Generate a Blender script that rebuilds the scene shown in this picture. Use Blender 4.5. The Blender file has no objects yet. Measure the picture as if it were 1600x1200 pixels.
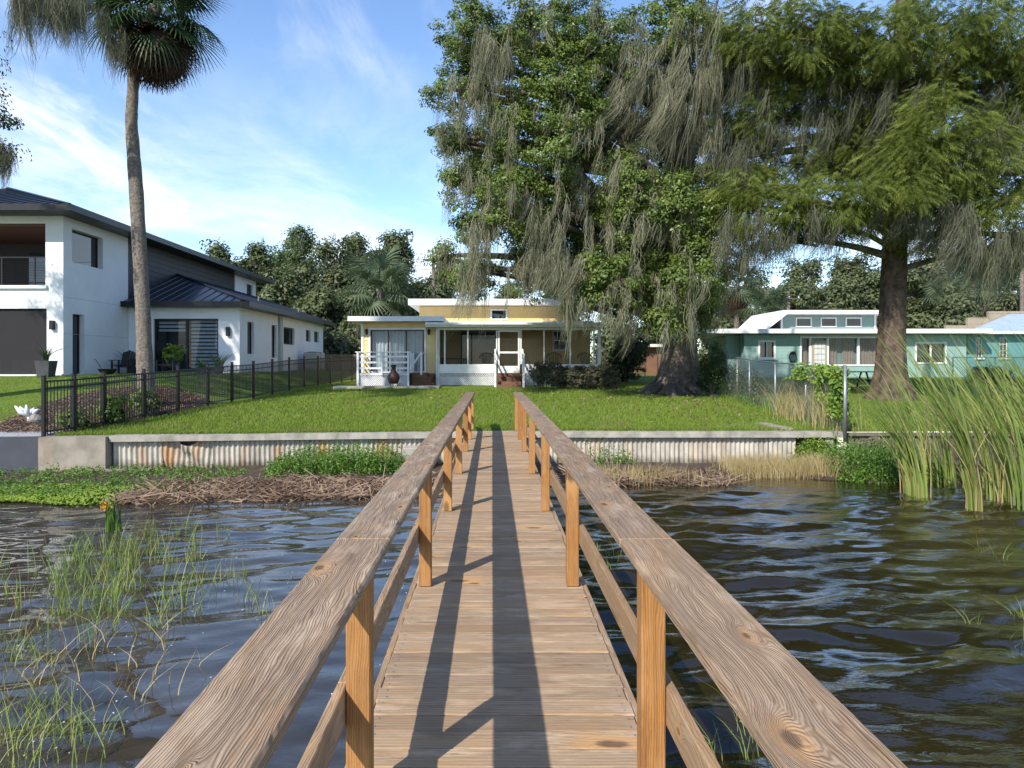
import bpy, bmesh, math, random
import numpy as np
from mathutils import Vector
R = math.radians
rng = np.random.default_rng(7)
random.seed(7)
sc = bpy.context.scene
COL = sc.collection

# ------------------------------------------------------------------ camera, sky, sun
CAMZ = 1.64
cam = bpy.data.cameras.new('camera'); co = bpy.data.objects.new('camera', cam); COL.objects.link(co)
co.location = (0, 0, CAMZ); co.rotation_euler = (R(90), 0, 0)
cam.sensor_width = 36; cam.lens = 36 * 1110 / 1600
cam.shift_x = 31 / 1600; cam.shift_y = -33 / 1600
cam.clip_start = 0.05; cam.clip_end = 3000
sc.camera = co
SUN_EL = R(38); SUN_AZ = math.atan2(-.55, -.83)          # compass angle from +Y towards +X
sd = Vector((math.sin(SUN_AZ) * math.cos(SUN_EL), math.cos(SUN_AZ) * math.cos(SUN_EL), math.sin(SUN_EL)))
sl = bpy.data.lights.new('sun', 'SUN'); so = bpy.data.objects.new('sun', sl); COL.objects.link(so)
sl.energy = 3.6; sl.angle = R(.55); sl.color = (1, .94, .84)
so.rotation_euler = (-sd).to_track_quat('-Z', 'Y').to_euler(); so.location = (-20, -30, 40)
w = bpy.data.worlds.new('World'); sc.world = w; w.use_nodes = True
nt = w.node_tree; N = nt.nodes; L = nt.links
bg = N['Background']; bg.inputs['Strength'].default_value = .15
sky = N.new('ShaderNodeTexSky'); sky.sky_type = 'NISHITA'; sky.sun_disc = False
sky.sun_elevation = SUN_EL; sky.sun_rotation = SUN_AZ; sky.air_density = 1.0; sky.dust_density = .1; sky.ozone_density = 2.2
tc = N.new('ShaderNodeTexCoord')
sep = N.new('ShaderNodeSeparateXYZ'); L.new(tc.outputs['Generated'], sep.inputs[0])
def wm(op, a, b=None, c=None):
    n = N.new('ShaderNodeMath'); n.operation = op
    for i, v in enumerate((a, b, c)):
        if v is None: continue
        if isinstance(v, (int, float)): n.inputs[i].default_value = v
        else: L.new(v, n.inputs[i])
    return n.outputs[0]
zz = wm('ADD', wm('MAXIMUM', sep.outputs['Z'], 0.0), .12)
cx_ = wm('DIVIDE', sep.outputs['X'], zz); cy_ = wm('DIVIDE', sep.outputs['Y'], zz)
cmb = N.new('ShaderNodeCombineXYZ'); L.new(cx_, cmb.inputs[0]); L.new(cy_, cmb.inputs[1])
def wnoise(scale, rot, detail, rough, dist, stretch=(1, 1, 1), off=(0, 0, 0)):
    m = N.new('ShaderNodeMapping'); m.inputs['Rotation'].default_value = (0, 0, rot); m.inputs['Scale'].default_value = stretch
    m.inputs['Location'].default_value = off
    L.new(cmb.outputs[0], m.inputs[0])
    n = N.new('ShaderNodeTexNoise'); n.inputs['Scale'].default_value = scale; n.inputs['Detail'].default_value = detail
    n.inputs['Roughness'].default_value = rough; n.inputs['Distortion'].default_value = dist
    L.new(m.outputs[0], n.inputs['Vector']); return n.outputs['Fac']
def wramp(v, lo, hi, a=0, b=1):
    n = N.new('ShaderNodeMapRange'); n.interpolation_type = 'SMOOTHSTEP'; L.new(v, n.inputs[0])
    n.inputs[1].default_value = lo; n.inputs[2].default_value = hi; n.inputs[3].default_value = a; n.inputs[4].default_value = b
    return n.outputs[0]
wisp = wnoise(2.3, R(28), 9, .62, .7, (1, .38, 1), (3.1, 1.7, 0))
body = wnoise(.55, R(-15), 6, .55, .4, (1, .7, 1), (7.3, 2.2, 0))
c1 = wm('MULTIPLY', wramp(wisp, .46, .76), wramp(body, .40, .66))
low = wm('MULTIPLY', wramp(sep.outputs['Z'], .44, .10), wramp(wnoise(1.1, R(10), 9, .64, .6, (1, .6, 1), (1.3, 5.2, 0)), .40, .70))
cl = wm('MINIMUM', wm('ADD', wm('MULTIPLY', c1, .9), wm('MULTIPLY', low, .8)), .95)
mx = N.new('ShaderNodeMix'); mx.data_type = 'RGBA'; L.new(cl, mx.inputs[0]); tint = N.new('ShaderNodeMix'); tint.data_type = 'RGBA'; tint.blend_type = 'MULTIPLY'; tint.inputs[0].default_value = 1; L.new(sky.outputs[0], tint.inputs[6]); tint.inputs[7].default_value = (.84, .91, 1.0, 1); L.new(tint.outputs[2], mx.inputs[6]); mx.inputs[7].default_value = (4.9, 5.1, 5.4, 1)
L.new(mx.outputs[2], bg.inputs['Color'])
sc.view_settings.view_transform = 'Standard'; sc.view_settings.look = 'None'
sc.view_settings.exposure = .82; sc.view_settings.gamma = 1
sc.render.engine = 'CYCLES'
sc.cycles.max_bounces = 4; sc.cycles.transparent_max_bounces = 12; sc.cycles.diffuse_bounces = 2; sc.cycles.glossy_bounces = 3

def px(x, Y): return (x - 769) * Y / 1110
def pz(y, Y): return CAMZ - (y - 567) * Y / 1110

# ------------------------------------------------------------------ materials
MAT = {}
class NB:
    """small node-graph helper"""
    def __init__(s, name):
        s.m = bpy.data.materials.new(name); s.m.use_nodes = True; s.t = s.m.node_tree; s.n = s.t.nodes; s.l = s.t.links
        s.p = s.n['Principled BSDF']; s.out = s.n['Material Output']; MAT[name] = s.m
    def put(s, v, sock):
        if isinstance(v, bpy.types.NodeSocket): s.l.new(v, sock)
        elif isinstance(v, (tuple, list)) and sock.type == 'RGBA' and len(v) == 3: sock.default_value = (*v, 1)
        else: sock.default_value = v
    def math(s, op, a, b=None, c=None, clamp=False):
        n = s.n.new('ShaderNodeMath'); n.operation = op; n.use_clamp = clamp
        for i, v in enumerate((a, b, c)):
            if v is not None: s.put(v, n.inputs[i])
        return n.outputs[0]
    def mix(s, f, a, b, mode='MIX'):
        n = s.n.new('ShaderNodeMix'); n.data_type = 'RGBA'; n.blend_type = mode
        s.put(f, n.inputs[0]); s.put(a, n.inputs[6]); s.put(b, n.inputs[7]); return n.outputs[2]
    def noise(s, vec, scale, detail=4, rough=.55, dist=0):
        n = s.n.new('ShaderNodeTexNoise'); n.inputs['Scale'].default_value = scale; n.inputs['Detail'].default_value = detail
        n.inputs['Roughness'].default_value = rough; n.inputs['Distortion'].default_value = dist
        if vec is not None: s.l.new(vec, n.inputs['Vector'])
        return n.outputs['Fac']
    def ramp(s, v, lo, hi, a=0., b=1.):
        n = s.n.new('ShaderNodeMapRange'); n.interpolation_type = 'SMOOTHSTEP'; s.put(v, n.inputs[0])
        for i, q in enumerate((lo, hi, a, b)): n.inputs[i + 1].default_value = q
        return n.outputs[0]
    def obj(s): return s.n.new('ShaderNodeTexCoord').outputs['Object']
    def pos(s): return s.n.new('ShaderNodeNewGeometry').outputs['Position']
    def island(s): return s.n.new('ShaderNodeNewGeometry').outputs['Random Per Island']
    def rnd(s): return s.n.new('ShaderNodeObjectInfo').outputs['Random']
    def map(s, v, scale=(1, 1, 1), loc=(0, 0, 0)):
        n = s.n.new('ShaderNodeMapping'); n.inputs['Scale'].default_value = scale; n.inputs['Location'].default_value = loc
        s.l.new(v, n.inputs[0]); return n.outputs[0]
    def vadd(s, a, b):
        n = s.n.new('ShaderNodeVectorMath'); n.operation = 'ADD'; s.put(a, n.inputs[0]); s.put(b, n.inputs[1]); return n.outputs[0]
    def comb(s, x=0., y=0., z=0.):
        n = s.n.new('ShaderNodeCombineXYZ')
        for i, v in enumerate((x, y, z)): s.put(v, n.inputs[i])
        return n.outputs[0]
    def sep(s, v):
        n = s.n.new('ShaderNodeSeparateXYZ'); s.l.new(v, n.inputs[0]); return n.outputs
    def bump(s, h, strength, dist=.01):
        n = s.n.new('ShaderNodeBump'); n.inputs['Strength'].default_value = strength; n.inputs['Distance'].default_value = dist
        s.l.new(h, n.inputs['Height']); s.l.new(n.outputs[0], s.p.inputs['Normal'])
    def fin(s, col, rough=.6, metal=0., spec=.5):
        s.put(col, s.p.inputs['Base Color']); s.put(rough, s.p.inputs['Roughness']); s.p.inputs['Metallic'].default_value = metal
        s.p.inputs['Specular IOR Level'].default_value = spec
        return s.m

def simple(name, c1, c2=None, scale=6, rough=.6, metal=0., bump=0., bscale=60, spec=.4, dirt=None):
    b = NB(name); P = b.pos()
    if c2 is None: c2 = tuple(v * .82 for v in c1)
    f = b.ramp(b.noise(P, scale, 6, .6), .32, .68)
    col = b.mix(f, c1, c2)
    col = b.mix(b.math('MULTIPLY', b.rnd(), .18), col, tuple(v * .6 for v in c1))
    if dirt: col = b.mix(b.ramp(b.noise(b.map(P, (1, 1, .25)), dirt[1], 6, .65), .5, .75, 0, dirt[2]), col, dirt[0])
    if bump: b.bump(b.noise(P, bscale, 4), bump)
    return b.fin(col, rough, metal, spec)

def wood(name, axis, light, dark, warm, knots=1.0, ring=75., bumpk=.5, rough=.72, kscale=2.1, warp=1.0):
    """boards with flowing grain lines and knots; axis = the board's long axis in object space"""
    b = NB(name); o = b.sep(b.obj()); r = b.rnd()
    al = {'x': 0, 'y': 1, 'z': 2}[axis]; ac = [i for i in (0, 1, 2) if i != al]
    a_ = b.math('ADD', o[al], b.math('MULTIPLY', r, 37.0))
    u_ = b.math('ADD', o[ac[0]], b.math('MULTIPLY', o[ac[1]], .83))
    v2 = b.comb(a_, u_, b.math('MULTIPLY', r, 11.))
    kn = b.n.new('ShaderNodeTexVoronoi'); kn.feature = 'F1'; kn.voronoi_dimensions = '2D'; kn.inputs['Scale'].default_value = kscale
    b.l.new(b.map(v2, (.9, 2.0, 1)), kn.inputs['Vector'])
    kd = kn.outputs['Distance']
    gate = b.ramp(b.sep(kn.outputs['Color'])[0], .30, .34); size = b.math('ADD', .6, b.math('MULTIPLY', b.sep(kn.outputs['Color'])[1], .8)); kd = b.math('DIVIDE', b.math('ADD', b.math('ADD', kd, b.math('MULTIPLY', b.math('SUBTRACT', 1., gate), 9.)), b.math('MULTIPLY', b.math('SUBTRACT', b.noise(b.map(v2, (14, 14, 1)), 1., 3), .5), .05)), size)
    kg = b.math('POWER', 2.718, b.math('MULTIPLY', b.math('MULTIPLY', kd, kd), -38.))
    n1 = b.noise(b.map(v2, (1.1, 5., 1)), 1.6, 3, .5)
    n2 = b.noise(b.map(v2, (5., 26., 1)), 1.5, 4, .6)
    fld = b.math('ADD', b.math('MULTIPLY', u_, ring), b.math('MULTIPLY', n1, ring * .13 * warp))
    fld = b.math('ADD', fld, b.math('MULTIPLY', kg, ring * .085 * knots)); fld = b.math('ADD', fld, b.math('MULTIPLY', n2, 1.7))
    sw = b.math('ADD', b.math('MULTIPLY', b.math('SINE', b.math('MULTIPLY', fld, 3.1)), .5), .5)
    sw = b.math('POWER', sw, 1.4)
    fine = b.noise(b.map(v2, (6, 220, 1)), 1., 3, .6)
    sw2 = b.math('ADD', b.math('MULTIPLY', b.math('SINE', b.math('MULTIPLY', fld, .83)), .5), .5)
    sw = b.math('ADD', b.math('MULTIPLY', sw, .62), b.math('MULTIPLY', sw2, .38))
    col = b.mix(sw, light, dark)
    col = b.mix(b.ramp(fine, .45, .75, 0, .55), col, tuple(v * .55 for v in dark))
    patch = b.noise(b.map(v2, (1.6, 5, 1)), 1.3, 5, .65)
    col = b.mix(b.ramp(patch, .46, .70, 0, .55), col, warm)
    col = b.mix(b.ramp(b.noise(b.map(v2, (1.9, 7, 1), (2, 8, 0)), 1.5, 5, .65), .50, .70, 0, .6), col, tuple(min(1, v * 1.3) for v in light))
    col = b.mix(b.ramp(b.noise(b.map(v2, (2.5, 9, 1), (5, 2, 0)), 1.2, 5, .65), .52, .76, 0, .6), col, tuple(v * .5 for v in dark))
    crack = b.math('MULTIPLY', b.ramp(b.noise(b.map(v2, (1.3, 70, 1), (3, 1, 0)), 1., 2, .5), .66, .72), b.ramp(b.noise(b.map(v2, (1.1, 3, 1), (9, 4, 0)), 1.4, 3), .5, .62))
    col = b.mix(b.math('MULTIPLY', crack, .8), col, (.035, .024, .018))
    if knots:
        col = b.mix(b.math('MULTIPLY', b.ramp(kd, .17, .07), b.ramp(kd, .02, .07)), col, tuple(min(1, v * 1.08) for v in warm))
        col = b.mix(b.ramp(kd, .065, .03, 0, .85), col, (.10, .055, .03))
    r2 = b.math('FRACT', b.math('MULTIPLY', r, 17.3))
    col = b.mix(b.math('MULTIPLY', b.math('POWER', r, 1.6), .5), col, tuple(v * .62 for v in dark))
    col = b.mix(b.math('MULTIPLY', b.math('POWER', r2, 2.), .28), col, warm)
    h = b.math('ADD', b.math('ADD', b.math('MULTIPLY', sw, -.6), b.math('MULTIPLY', fine, -.5)), b.math('MULTIPLY', crack, -1.5))
    b.bump(h, bumpk, .006)
    return b.fin(col, rough, 0, .25)

wood('rail_wood', 'y', (.42, .315, .22), (.165, .105, .066), (.40, .235, .115), 1.0, 300., .8, .72, 2.1, .8)
wood('plank_wood', 'x', (.54, .415, .285), (.265, .17, .105), (.48, .28, .13), .45, 330., .7, .75, 1.1, .35)
wood('post_wood', 'z', (.46, .235, .08), (.27, .115, .035), (.50, .275, .11), .5, 190., .4, .6, 1.1, .5)
wood('mid_wood', 'y', (.43, .31, .20), (.23, .145, .085), (.45, .26, .11), .6, 200., .5)
wood('stair_wood', 'x', (.20, .10, .06), (.11, .055, .035), (.24, .12, .06), .2, 60., .3)

simple('concrete', (.42, .39, .33), (.25, .235, .2), 3, .85, 0, .5, 45, .2, ((.12, .105, .08), 2.2, .75))
simple('wall_concrete', (.33, .29, .235), (.22, .19, .15), 2.5, .85, 0, .4, 40, .2, ((.20, .085, .035), 1.6, .5))
simple('dark_wall', (.06, .066, .082), (.048, .052, .064), 2, .7, 0, .2, 30)
simple('stucco', (.80, .81, .82), (.74, .75, .77), 1.2, .85, 0, .25, 140, .2)
simple('black_siding', (.035, .036, .042), (.028, .028, .033), 2, .55, 0, .1, 30)
simple('metal_roof', (.038, .042, .055), (.03, .033, .045), 2, .32, .35, 0)
simple('dark_metal', (.012, .012, .013), (.016, .016, .017), 5, .4, .2, 0)
simple('white_paint', (.80, .80, .79), (.70, .70, .68), 4, .55, 0, .05, 60)
simple('yellow_siding', (.80, .60, .27), (.74, .54, .235), 2, .6, 0, .1, 60)
simple('teal_block', (.28, .43, .385), (.25, .39, .35), 2, .75, 0, .15, 60)
simple('blue_block', (.13, .30, .31), (.115, .27, .285), 2, .75, 0, .15, 60)
simple('grey_panel', (.40, .45, .42), (.36, .40, .38), 2, .7)
simple('clerestory_teal', (.22, .32, .30), (.19, .285, .27), 2, .7)
simple('pale_metal', (.52, .60, .68), (.47, .55, .64), 1.5, .4, .3)
simple('tan_block', (.40, .33, .25), (.34, .28, .21), 3, .9, 0, .3, 30)
simple('brown_wall', (.25, .12, .07), (.2, .1, .06), 3, .8)
simple('tan_fence', (.23, .17, .12), (.15, .115, .085), 5, .85, 0, .3, 40)
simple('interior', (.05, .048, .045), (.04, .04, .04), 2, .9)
simple('soffit_wood', (.10, .042, .022), (.075, .032, .018), 6, .5)
simple('curtain', (.62, .66, .66), (.54, .58, .58), 5, .9)
simple('brown_curtain', (.40, .31, .24), (.33, .25, .19), 5, .9)
simple('clay', (.055, .022, .016), (.035, .016, .012), 9, .6, 0, .3, 60)
simple('galvanised', (.30, .32, .32), (.24, .26, .26), 8, .45, .6)
simple('bark', (.18, .15, .125), (.075, .06, .05), 5, .95, 0, 1.0, 18, .15)
simple('cypress_bark', (.15, .11, .082), (.06, .043, .033), 4, .95, 0, 1.0, 14, .15)
simple('palm_bark', (.24, .205, .17), (.10, .085, .07), 14, .95, 0, 1.0, 22, .15)
simple('mulch', (.055, .032, .022), (.02, .012, .009), 30, .95, 0, 1., 50)
simple('mud', (.085, .06, .04), (.045, .032, .022), 4, .8, 0, .8, 30)
simple('gravel', (.42, .42, .43), (.22, .22, .24), 60, .9, 0, 1., 70)
simple('soil_grass', (.13, .19, .03), (.105, .155, .027), 1.2, .95, 0, .6, 60, .1, ((.16, .13, .06), .8, .35))
simple('planter_grey', (.07, .07, .075), (.055, .055, .06), 5, .6)
simple('white_ceramic', (.78, .80, .84), (.70, .72, .76), 8, .35)
simple('rock', (.36, .33, .28), (.22, .2, .17), 9, .9, 0, .6, 30)
simple('pole_wood', (.19, .155, .125), (.12, .10, .08), 6, .9)
simple('ac_unit', (.42, .41, .38), (.36, .35, .33), 5, .6)
simple('charcoal_plastic', (.03, .03, .034), (.024, .024, .027), 5, .5)

def corrugated():
    b = NB('corrugated'); P = b.pos(); s = b.sep(P)
    col = b.mix(b.ramp(b.noise(b.map(P, (1.2, 1, .5)), 3, 6, .65), .35, .7), (.50, .46, .385), (.30, .275, .23))
    rust = b.math('MULTIPLY', b.ramp(b.noise(b.map(P, (1, 1, .22)), 2.4, 6, .6), .50, .68), b.ramp(s[0], 6., -3., .2, 1.))
    col = b.mix(rust, col, (.42, .22, .09))
    col = b.mix(b.ramp(b.math('ADD', s[2], b.math('MULTIPLY', b.noise(P, 5), .35)), -.35, -.62, 0, .75), col, (.075, .06, .04))
    b.bump(b.noise(P, 40, 4), .4); return b.fin(col, .9, 0, .2)
corrugated()

def leafmat(name, c1, c2, c3, rough=.5, trans=.3, spec=.35):
    b = NB(name); P = b.pos(); r = b.island()
    col = b.mix(r, c1, c2); col = b.mix(b.ramp(b.noise(P, .8, 4, .6), .42, .68, 0, .8), col, c3)
    b.fin(col, rough, 0, spec)
    t = b.n.new('ShaderNodeBsdfTranslucent'); b.l.new(col, t.inputs[0])
    m = b.n.new('ShaderNodeMixShader'); m.inputs[0].default_value = trans
    b.l.new(b.p.outputs[0], m.inputs[1]); b.l.new(t.outputs[0], m.inputs[2]); b.l.new(m.outputs[0], b.out.inputs[0])
    return b.m
leafmat('leaf_broad', (.125, .185, .035), (.20, .26, .06), (.09, .14, .03), .42, .38)
leafmat('leaf_cypress', (.135, .185, .035), (.22, .255, .052), (.09, .125, .027), .6, .35, .2)
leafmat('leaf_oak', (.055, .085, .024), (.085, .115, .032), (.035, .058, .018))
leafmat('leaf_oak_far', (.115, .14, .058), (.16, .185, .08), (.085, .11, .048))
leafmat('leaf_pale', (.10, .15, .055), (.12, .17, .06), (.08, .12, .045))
leafmat('moss', (.30, .29, .19), (.22, .22, .14), (.17, .175, .11), .9, .35, .1)
leafmat('moss_dark', (.17, .175, .115), (.12, .125, .085), (.09, .095, .06), .9, .3, .1)
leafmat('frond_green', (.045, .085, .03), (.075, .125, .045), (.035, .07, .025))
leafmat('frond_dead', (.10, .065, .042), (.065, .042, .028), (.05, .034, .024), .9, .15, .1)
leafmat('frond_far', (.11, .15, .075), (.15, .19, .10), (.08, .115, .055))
leafmat('grass', (.145, .22, .026), (.23, .305, .045), (.225, .25, .06), .6, .35, .2)
leafmat('reed', (.17, .25, .05), (.36, .38, .11), (.14, .215, .045), .5, .3)
leafmat('reed_dry', (.42, .34, .16), (.50, .40, .21), (.34, .25, .11), .8, .25, .2)
leafmat('thatch', (.23, .15, .10), (.33, .24, .17), (.13, .08, .055), .9, .1, .15)
leafmat('weed', (.10, .20, .028), (.15, .26, .04), (.07, .14, .025))
leafmat('hedge', (.12, .115, .06), (.16, .145, .085), (.09, .095, .05))
leafmat('vine', (.17, .27, .03), (.23, .33, .05), (.12, .21, .03))
leafmat('duckweed', (.26, .36, .04), (.20, .30, .04), (.15, .23, .04), .7, .1)
leafmat('petal', (.75, .38, .03), (.8, .3, .02), (.7, .42, .05))

def glass(name, col=(.012, .015, .018), rough=.03):
    b = NB(name); b.fin(col, rough, 0, .8); b.p.inputs['IOR'].default_value = 1.5; return b.m
glass('dark_glass')
def see_glass(name, f, tint=(.9, .95, 1)):
    b = NB(name); b.fin((.03, .04, .05), .02, 0, 1.0)
    t = b.n.new('ShaderNodeBsdfTransparent'); t.inputs[0].default_value = (*tint, 1)
    m = b.n.new('ShaderNodeMixShader'); m.inputs[0].default_value = f
    b.l.new(b.p.outputs[0], m.inputs[1]); b.l.new(t.outputs[0], m.inputs[2]); b.l.new(m.outputs[0], b.out.inputs[0]); return b.m
see_glass('clear_glass', .72)
def screen(name, f, col):
    b = NB(name); b.fin(col, .8, 0, .1)
    t = b.n.new('ShaderNodeBsdfTransparent')
    m = b.n.new('ShaderNodeMixShader'); m.inputs[0].default_value = f
    b.l.new(b.p.outputs[0], m.inputs[1]); b.l.new(t.outputs[0], m.inputs[2]); b.l.new(m.outputs[0], b.out.inputs[0]); return b.m
screen('screen', .62, (.035, .035, .035)); screen('lanai_screen', .28, (.045, .042, .045))
def water():
    b = NB('water'); P = b.pos(); s = b.sep(P)
    deep = b.mix(b.ramp(b.noise(P, .35, 4), .35, .65), (.020, .014, .005), (.013, .010, .004))
    shallow = b.mix(b.ramp(b.noise(P, 1.1, 5), .4, .65), (.050, .042, .032), (.030, .026, .020))
    col = b.mix(b.ramp(s[0], 1.5, -2.5), deep, shallow)
    calm = b.ramp(b.noise(b.map(P, (.6, 1.1, 1)), .55, 3), .36, .62, .25, 1.)
    h = b.math('ADD', b.noise(b.map(P, (1., 2.2, 1)), 4.2, 3, .5, .5), b.math('MULTIPLY', b.noise(b.map(P, (1, 2.1, 1)), 15, 3, .55, .4), .30))
    h = b.math('MULTIPLY', h, b.math('MULTIPLY', calm, b.ramp(s[0], -2., 1.5, .26, 1.)))
    b.bump(h, .30, .035)
    b.fin(col, .008, 0, .5); b.p.inputs['IOR'].default_value = 1.62; return b.m
water()

# ------------------------------------------------------------------ object helpers
WLOC = {}
def link(o, parent=None, loc=(0, 0, 0)):
    COL.objects.link(o); WLOC[o.name] = Vector(loc)
    if parent is not None:
        o.parent = parent; o.location = Vector(loc) - WLOC[parent.name]
    else: o.location = loc
    return o
def tag(o, label=None, cat=None, group=None, kind=None):
    if label: o['label'] = label
    if cat: o['category'] = cat
    if group: o['group'] = group
    if kind: o['kind'] = kind
    return o
def thing(name, loc, label, cat, group=None):
    return tag(link(bpy.data.objects.new(name, None), None, loc), label, cat, group)
def np_mesh(name, V, F, mat, smooth=False):
    """V (n,3); F (m,k) array of equal-sized faces, or list"""
    me = bpy.data.meshes.new(name)
    V = np.asarray(V, dtype=np.float32)
    if isinstance(F, np.ndarray):
        m, k = F.shape
        me.vertices.add(len(V)); me.vertices.foreach_set('co', V.ravel())
        me.loops.add(m * k); me.loops.foreach_set('vertex_index', F.astype(np.int32).ravel())
        me.polygons.add(m); me.polygons.foreach_set('loop_start', np.arange(0, m * k, k, dtype=np.int32))
        me.update(calc_edges=True)
    else:
        me.from_pydata([tuple(map(float, v)) for v in V], [], F); me.update()
    if smooth: me.polygons.foreach_set('use_smooth', [True] * len(me.polygons))
    me.materials.append(MAT[mat]); return me
def add(name, V, F, mat, parent=None, smooth=False, base=None):
    V = np.asarray(V, dtype=float)
    if base is None:
        lo, hi = V.min(0), V.max(0); base = ((lo[0] + hi[0]) / 2, (lo[1] + hi[1]) / 2, lo[2])
    me = np_mesh(name, V - np.array(base), F, mat, smooth)
    return link(bpy.data.objects.new(name, me), parent, base)
def inst(name, me, loc, parent=None, rot=(0, 0, 0), scale=(1, 1, 1)):
    o = bpy.data.objects.new(name, me); link(o, parent, loc); o.rotation_euler = rot; o.scale = scale; return o
BF = [(0, 3, 2, 1), (4, 5, 6, 7), (0, 1, 5, 4), (1, 2, 6, 5), (2, 3, 7, 6), (3, 0, 4, 7)]
def boxv(x0, x1, y0, y1, z0, z1):
    return [(x0, y0, z0), (x1, y0, z0), (x1, y1, z0), (x0, y1, z0), (x0, y0, z1), (x1, y0, z1), (x1, y1, z1), (x0, y1, z1)]
BC = {}
def bev_mesh(dx, dy, dz, bv, mat, key=''):
    k = (round(dx, 4), round(dy, 4), round(dz, 4), bv, mat, key)
    if k in BC: return BC[k]
    bm = bmesh.new(); bmesh.ops.create_cube(bm, size=1); bmesh.ops.scale(bm, vec=(dx, dy, dz), verts=bm.verts)
    bmesh.ops.translate(bm, vec=(0, 0, dz / 2), verts=bm.verts)
    if bv: bmesh.ops.bevel(bm, geom=bm.edges[:], offset=bv, segments=1, affect='EDGES')
    me = bpy.data.meshes.new('board'); bm.to_mesh(me); bm.free(); me.materials.append(MAT[mat]); BC[k] = me; return me
def box(name, x0, x1, y0, y1, z0, z1, mat, parent=None, bv=0.):
    x0, x1 = min(x0, x1), max(x0, x1); y0, y1 = min(y0, y1), max(y0, y1); z0, z1 = min(z0, z1), max(z0, z1)
    return inst(name, bev_mesh(x1 - x0, y1 - y0, z1 - z0, bv, mat), ((x0 + x1) / 2, (y0 + y1) / 2, z0), parent)
class MB:
    def __init__(s): s.V = []; s.F = []
    def raw(s, V, F):
        o = len(s.V); s.V += [tuple(v) for v in V]; s.F += [tuple(i + o for i in f) for f in F]; return s
    def box(s, *a): return s.raw(boxv(*a), BF)
    def tube(s, pts, rad, n=8, cap=True):
        pts = [Vector(p) for p in pts]; o = len(s.V); m = len(pts)
        if isinstance(rad, (int, float)): rad = [rad] * m
        up = Vector((0.31, 0.17, .93))
        for i, p in enumerate(pts):
            d = (pts[min(i + 1, m - 1)] - pts[max(i - 1, 0)]).normalized()
            a = d.cross(up); a = a.normalized() if a.length > 1e-4 else Vector((1, 0, 0)); b = d.cross(a)
            for k in range(n):
                t = 2 * math.pi * k / n; s.V.append(tuple(p + (a * math.cos(t) + b * math.sin(t)) * rad[i]))
        for i in range(m - 1):
            for k in range(n): s.F.append((o + i * n + k, o + i * n + (k + 1) % n, o + (i + 1) * n + (k + 1) % n, o + (i + 1) * n + k))
        if cap: s.F.append(tuple(o + k for k in range(n))[::-1]); s.F.append(tuple(o + (m - 1) * n + k for k in range(n)))
        return s
    def lathe(s, prof, c, n=24):
        o = len(s.V); m = len(prof)
        for r, z in prof:
            for k in range(n):
                t = 2 * math.pi * k / n; s.V.append((c[0] + r * math.cos(t), c[1] + r * math.sin(t), c[2] + z))
        for i in range(m - 1):
            for k in range(n): s.F.append((o + i * n + k, o + i * n + (k + 1) % n, o + (i + 1) * n + (k + 1) % n, o + (i + 1) * n + k))
        return s
    def build(s, name, mat, parent=None, smooth=False, base=None): return add(name, s.V, s.F, mat, parent, smooth, base)
def wall_x(name, u0, u1, z0, z1, Y, th, holes, mat, parent):
    """wall facing -Y from X=u0..u1 with rectangular holes (u0,u1,z0,z1)"""
    return _wall(name, u0, u1, z0, z1, holes, th, mat, parent, lambda u, t, z: (u, Y + t, z))
def wall_y(name, u0, u1, z0, z1, X, th, holes, mat, parent):
    """wall facing +X along Y=u0..u1"""
    return _wall(name, u0, u1, z0, z1, holes, th, mat, parent, lambda u, t, z: (X - t, u, z))
def _wall(name, u0, u1, z0, z1, holes, th, mat, parent, fn):
    us = sorted({u0, u1, *[h[0] for h in holes], *[h[1] for h in holes]}); zs = sorted({z0, z1, *[h[2] for h in holes], *[h[3] for h in holes]})
    us = [u for u in us if u0 <= u <= u1]; zs = [z for z in zs if z0 <= z <= z1]
    def solid(i, j):
        if i < 0 or j < 0 or i >= len(us) - 1 or j >= len(zs) - 1: return False
        a, b = (us[i] + us[i + 1]) / 2, (zs[j] + zs[j + 1]) / 2
        return not any(h[0] < a < h[1] and h[2] < b < h[3] for h in holes)
    m = MB()
    for i in range(len(us) - 1):
        for j in range(len(zs) - 1):
            if not solid(i, j): continue
            a, b, c, d = us[i], us[i + 1], zs[j], zs[j + 1]
            m.raw([fn(a, 0, c), fn(b, 0, c), fn(b, 0, d), fn(a, 0, d)], [(0, 1, 2, 3)])
            m.raw([fn(a, th, c), fn(b, th, c), fn(b, th, d), fn(a, th, d)], [(3, 2, 1, 0)])
            for di, dj, q in ((-1, 0, ((a, c), (a, d))), (1, 0, ((b, c), (b, d))), (0, -1, ((a, c), (b, c))), (0, 1, ((a, d), (b, d)))):
                if not solid(i + di, j + dj):
                    (p, r), (s, t) = q
                    m.raw([fn(p, 0, r), fn(s, 0, t), fn(s, th, t), fn(p, th, r)], [(0, 1, 2, 3)])
    return m.build(name, mat, parent)
def frame_x(name, u0, u1, z0, z1, Y, w_, d_, mat, parent):
    """rectangular frame facing -Y, front at Y, one mesh"""
    m = MB(); m.box(u0, u1, Y, Y + d_, z1 - w_, z1); m.box(u0, u1, Y, Y + d_, z0, z0 + w_)
    m.box(u0, u0 + w_, Y, Y + d_, z0 + w_, z1 - w_); m.box(u1 - w_, u1, Y, Y + d_, z0 + w_, z1 - w_)
    return m.build(name, mat, parent)
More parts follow.
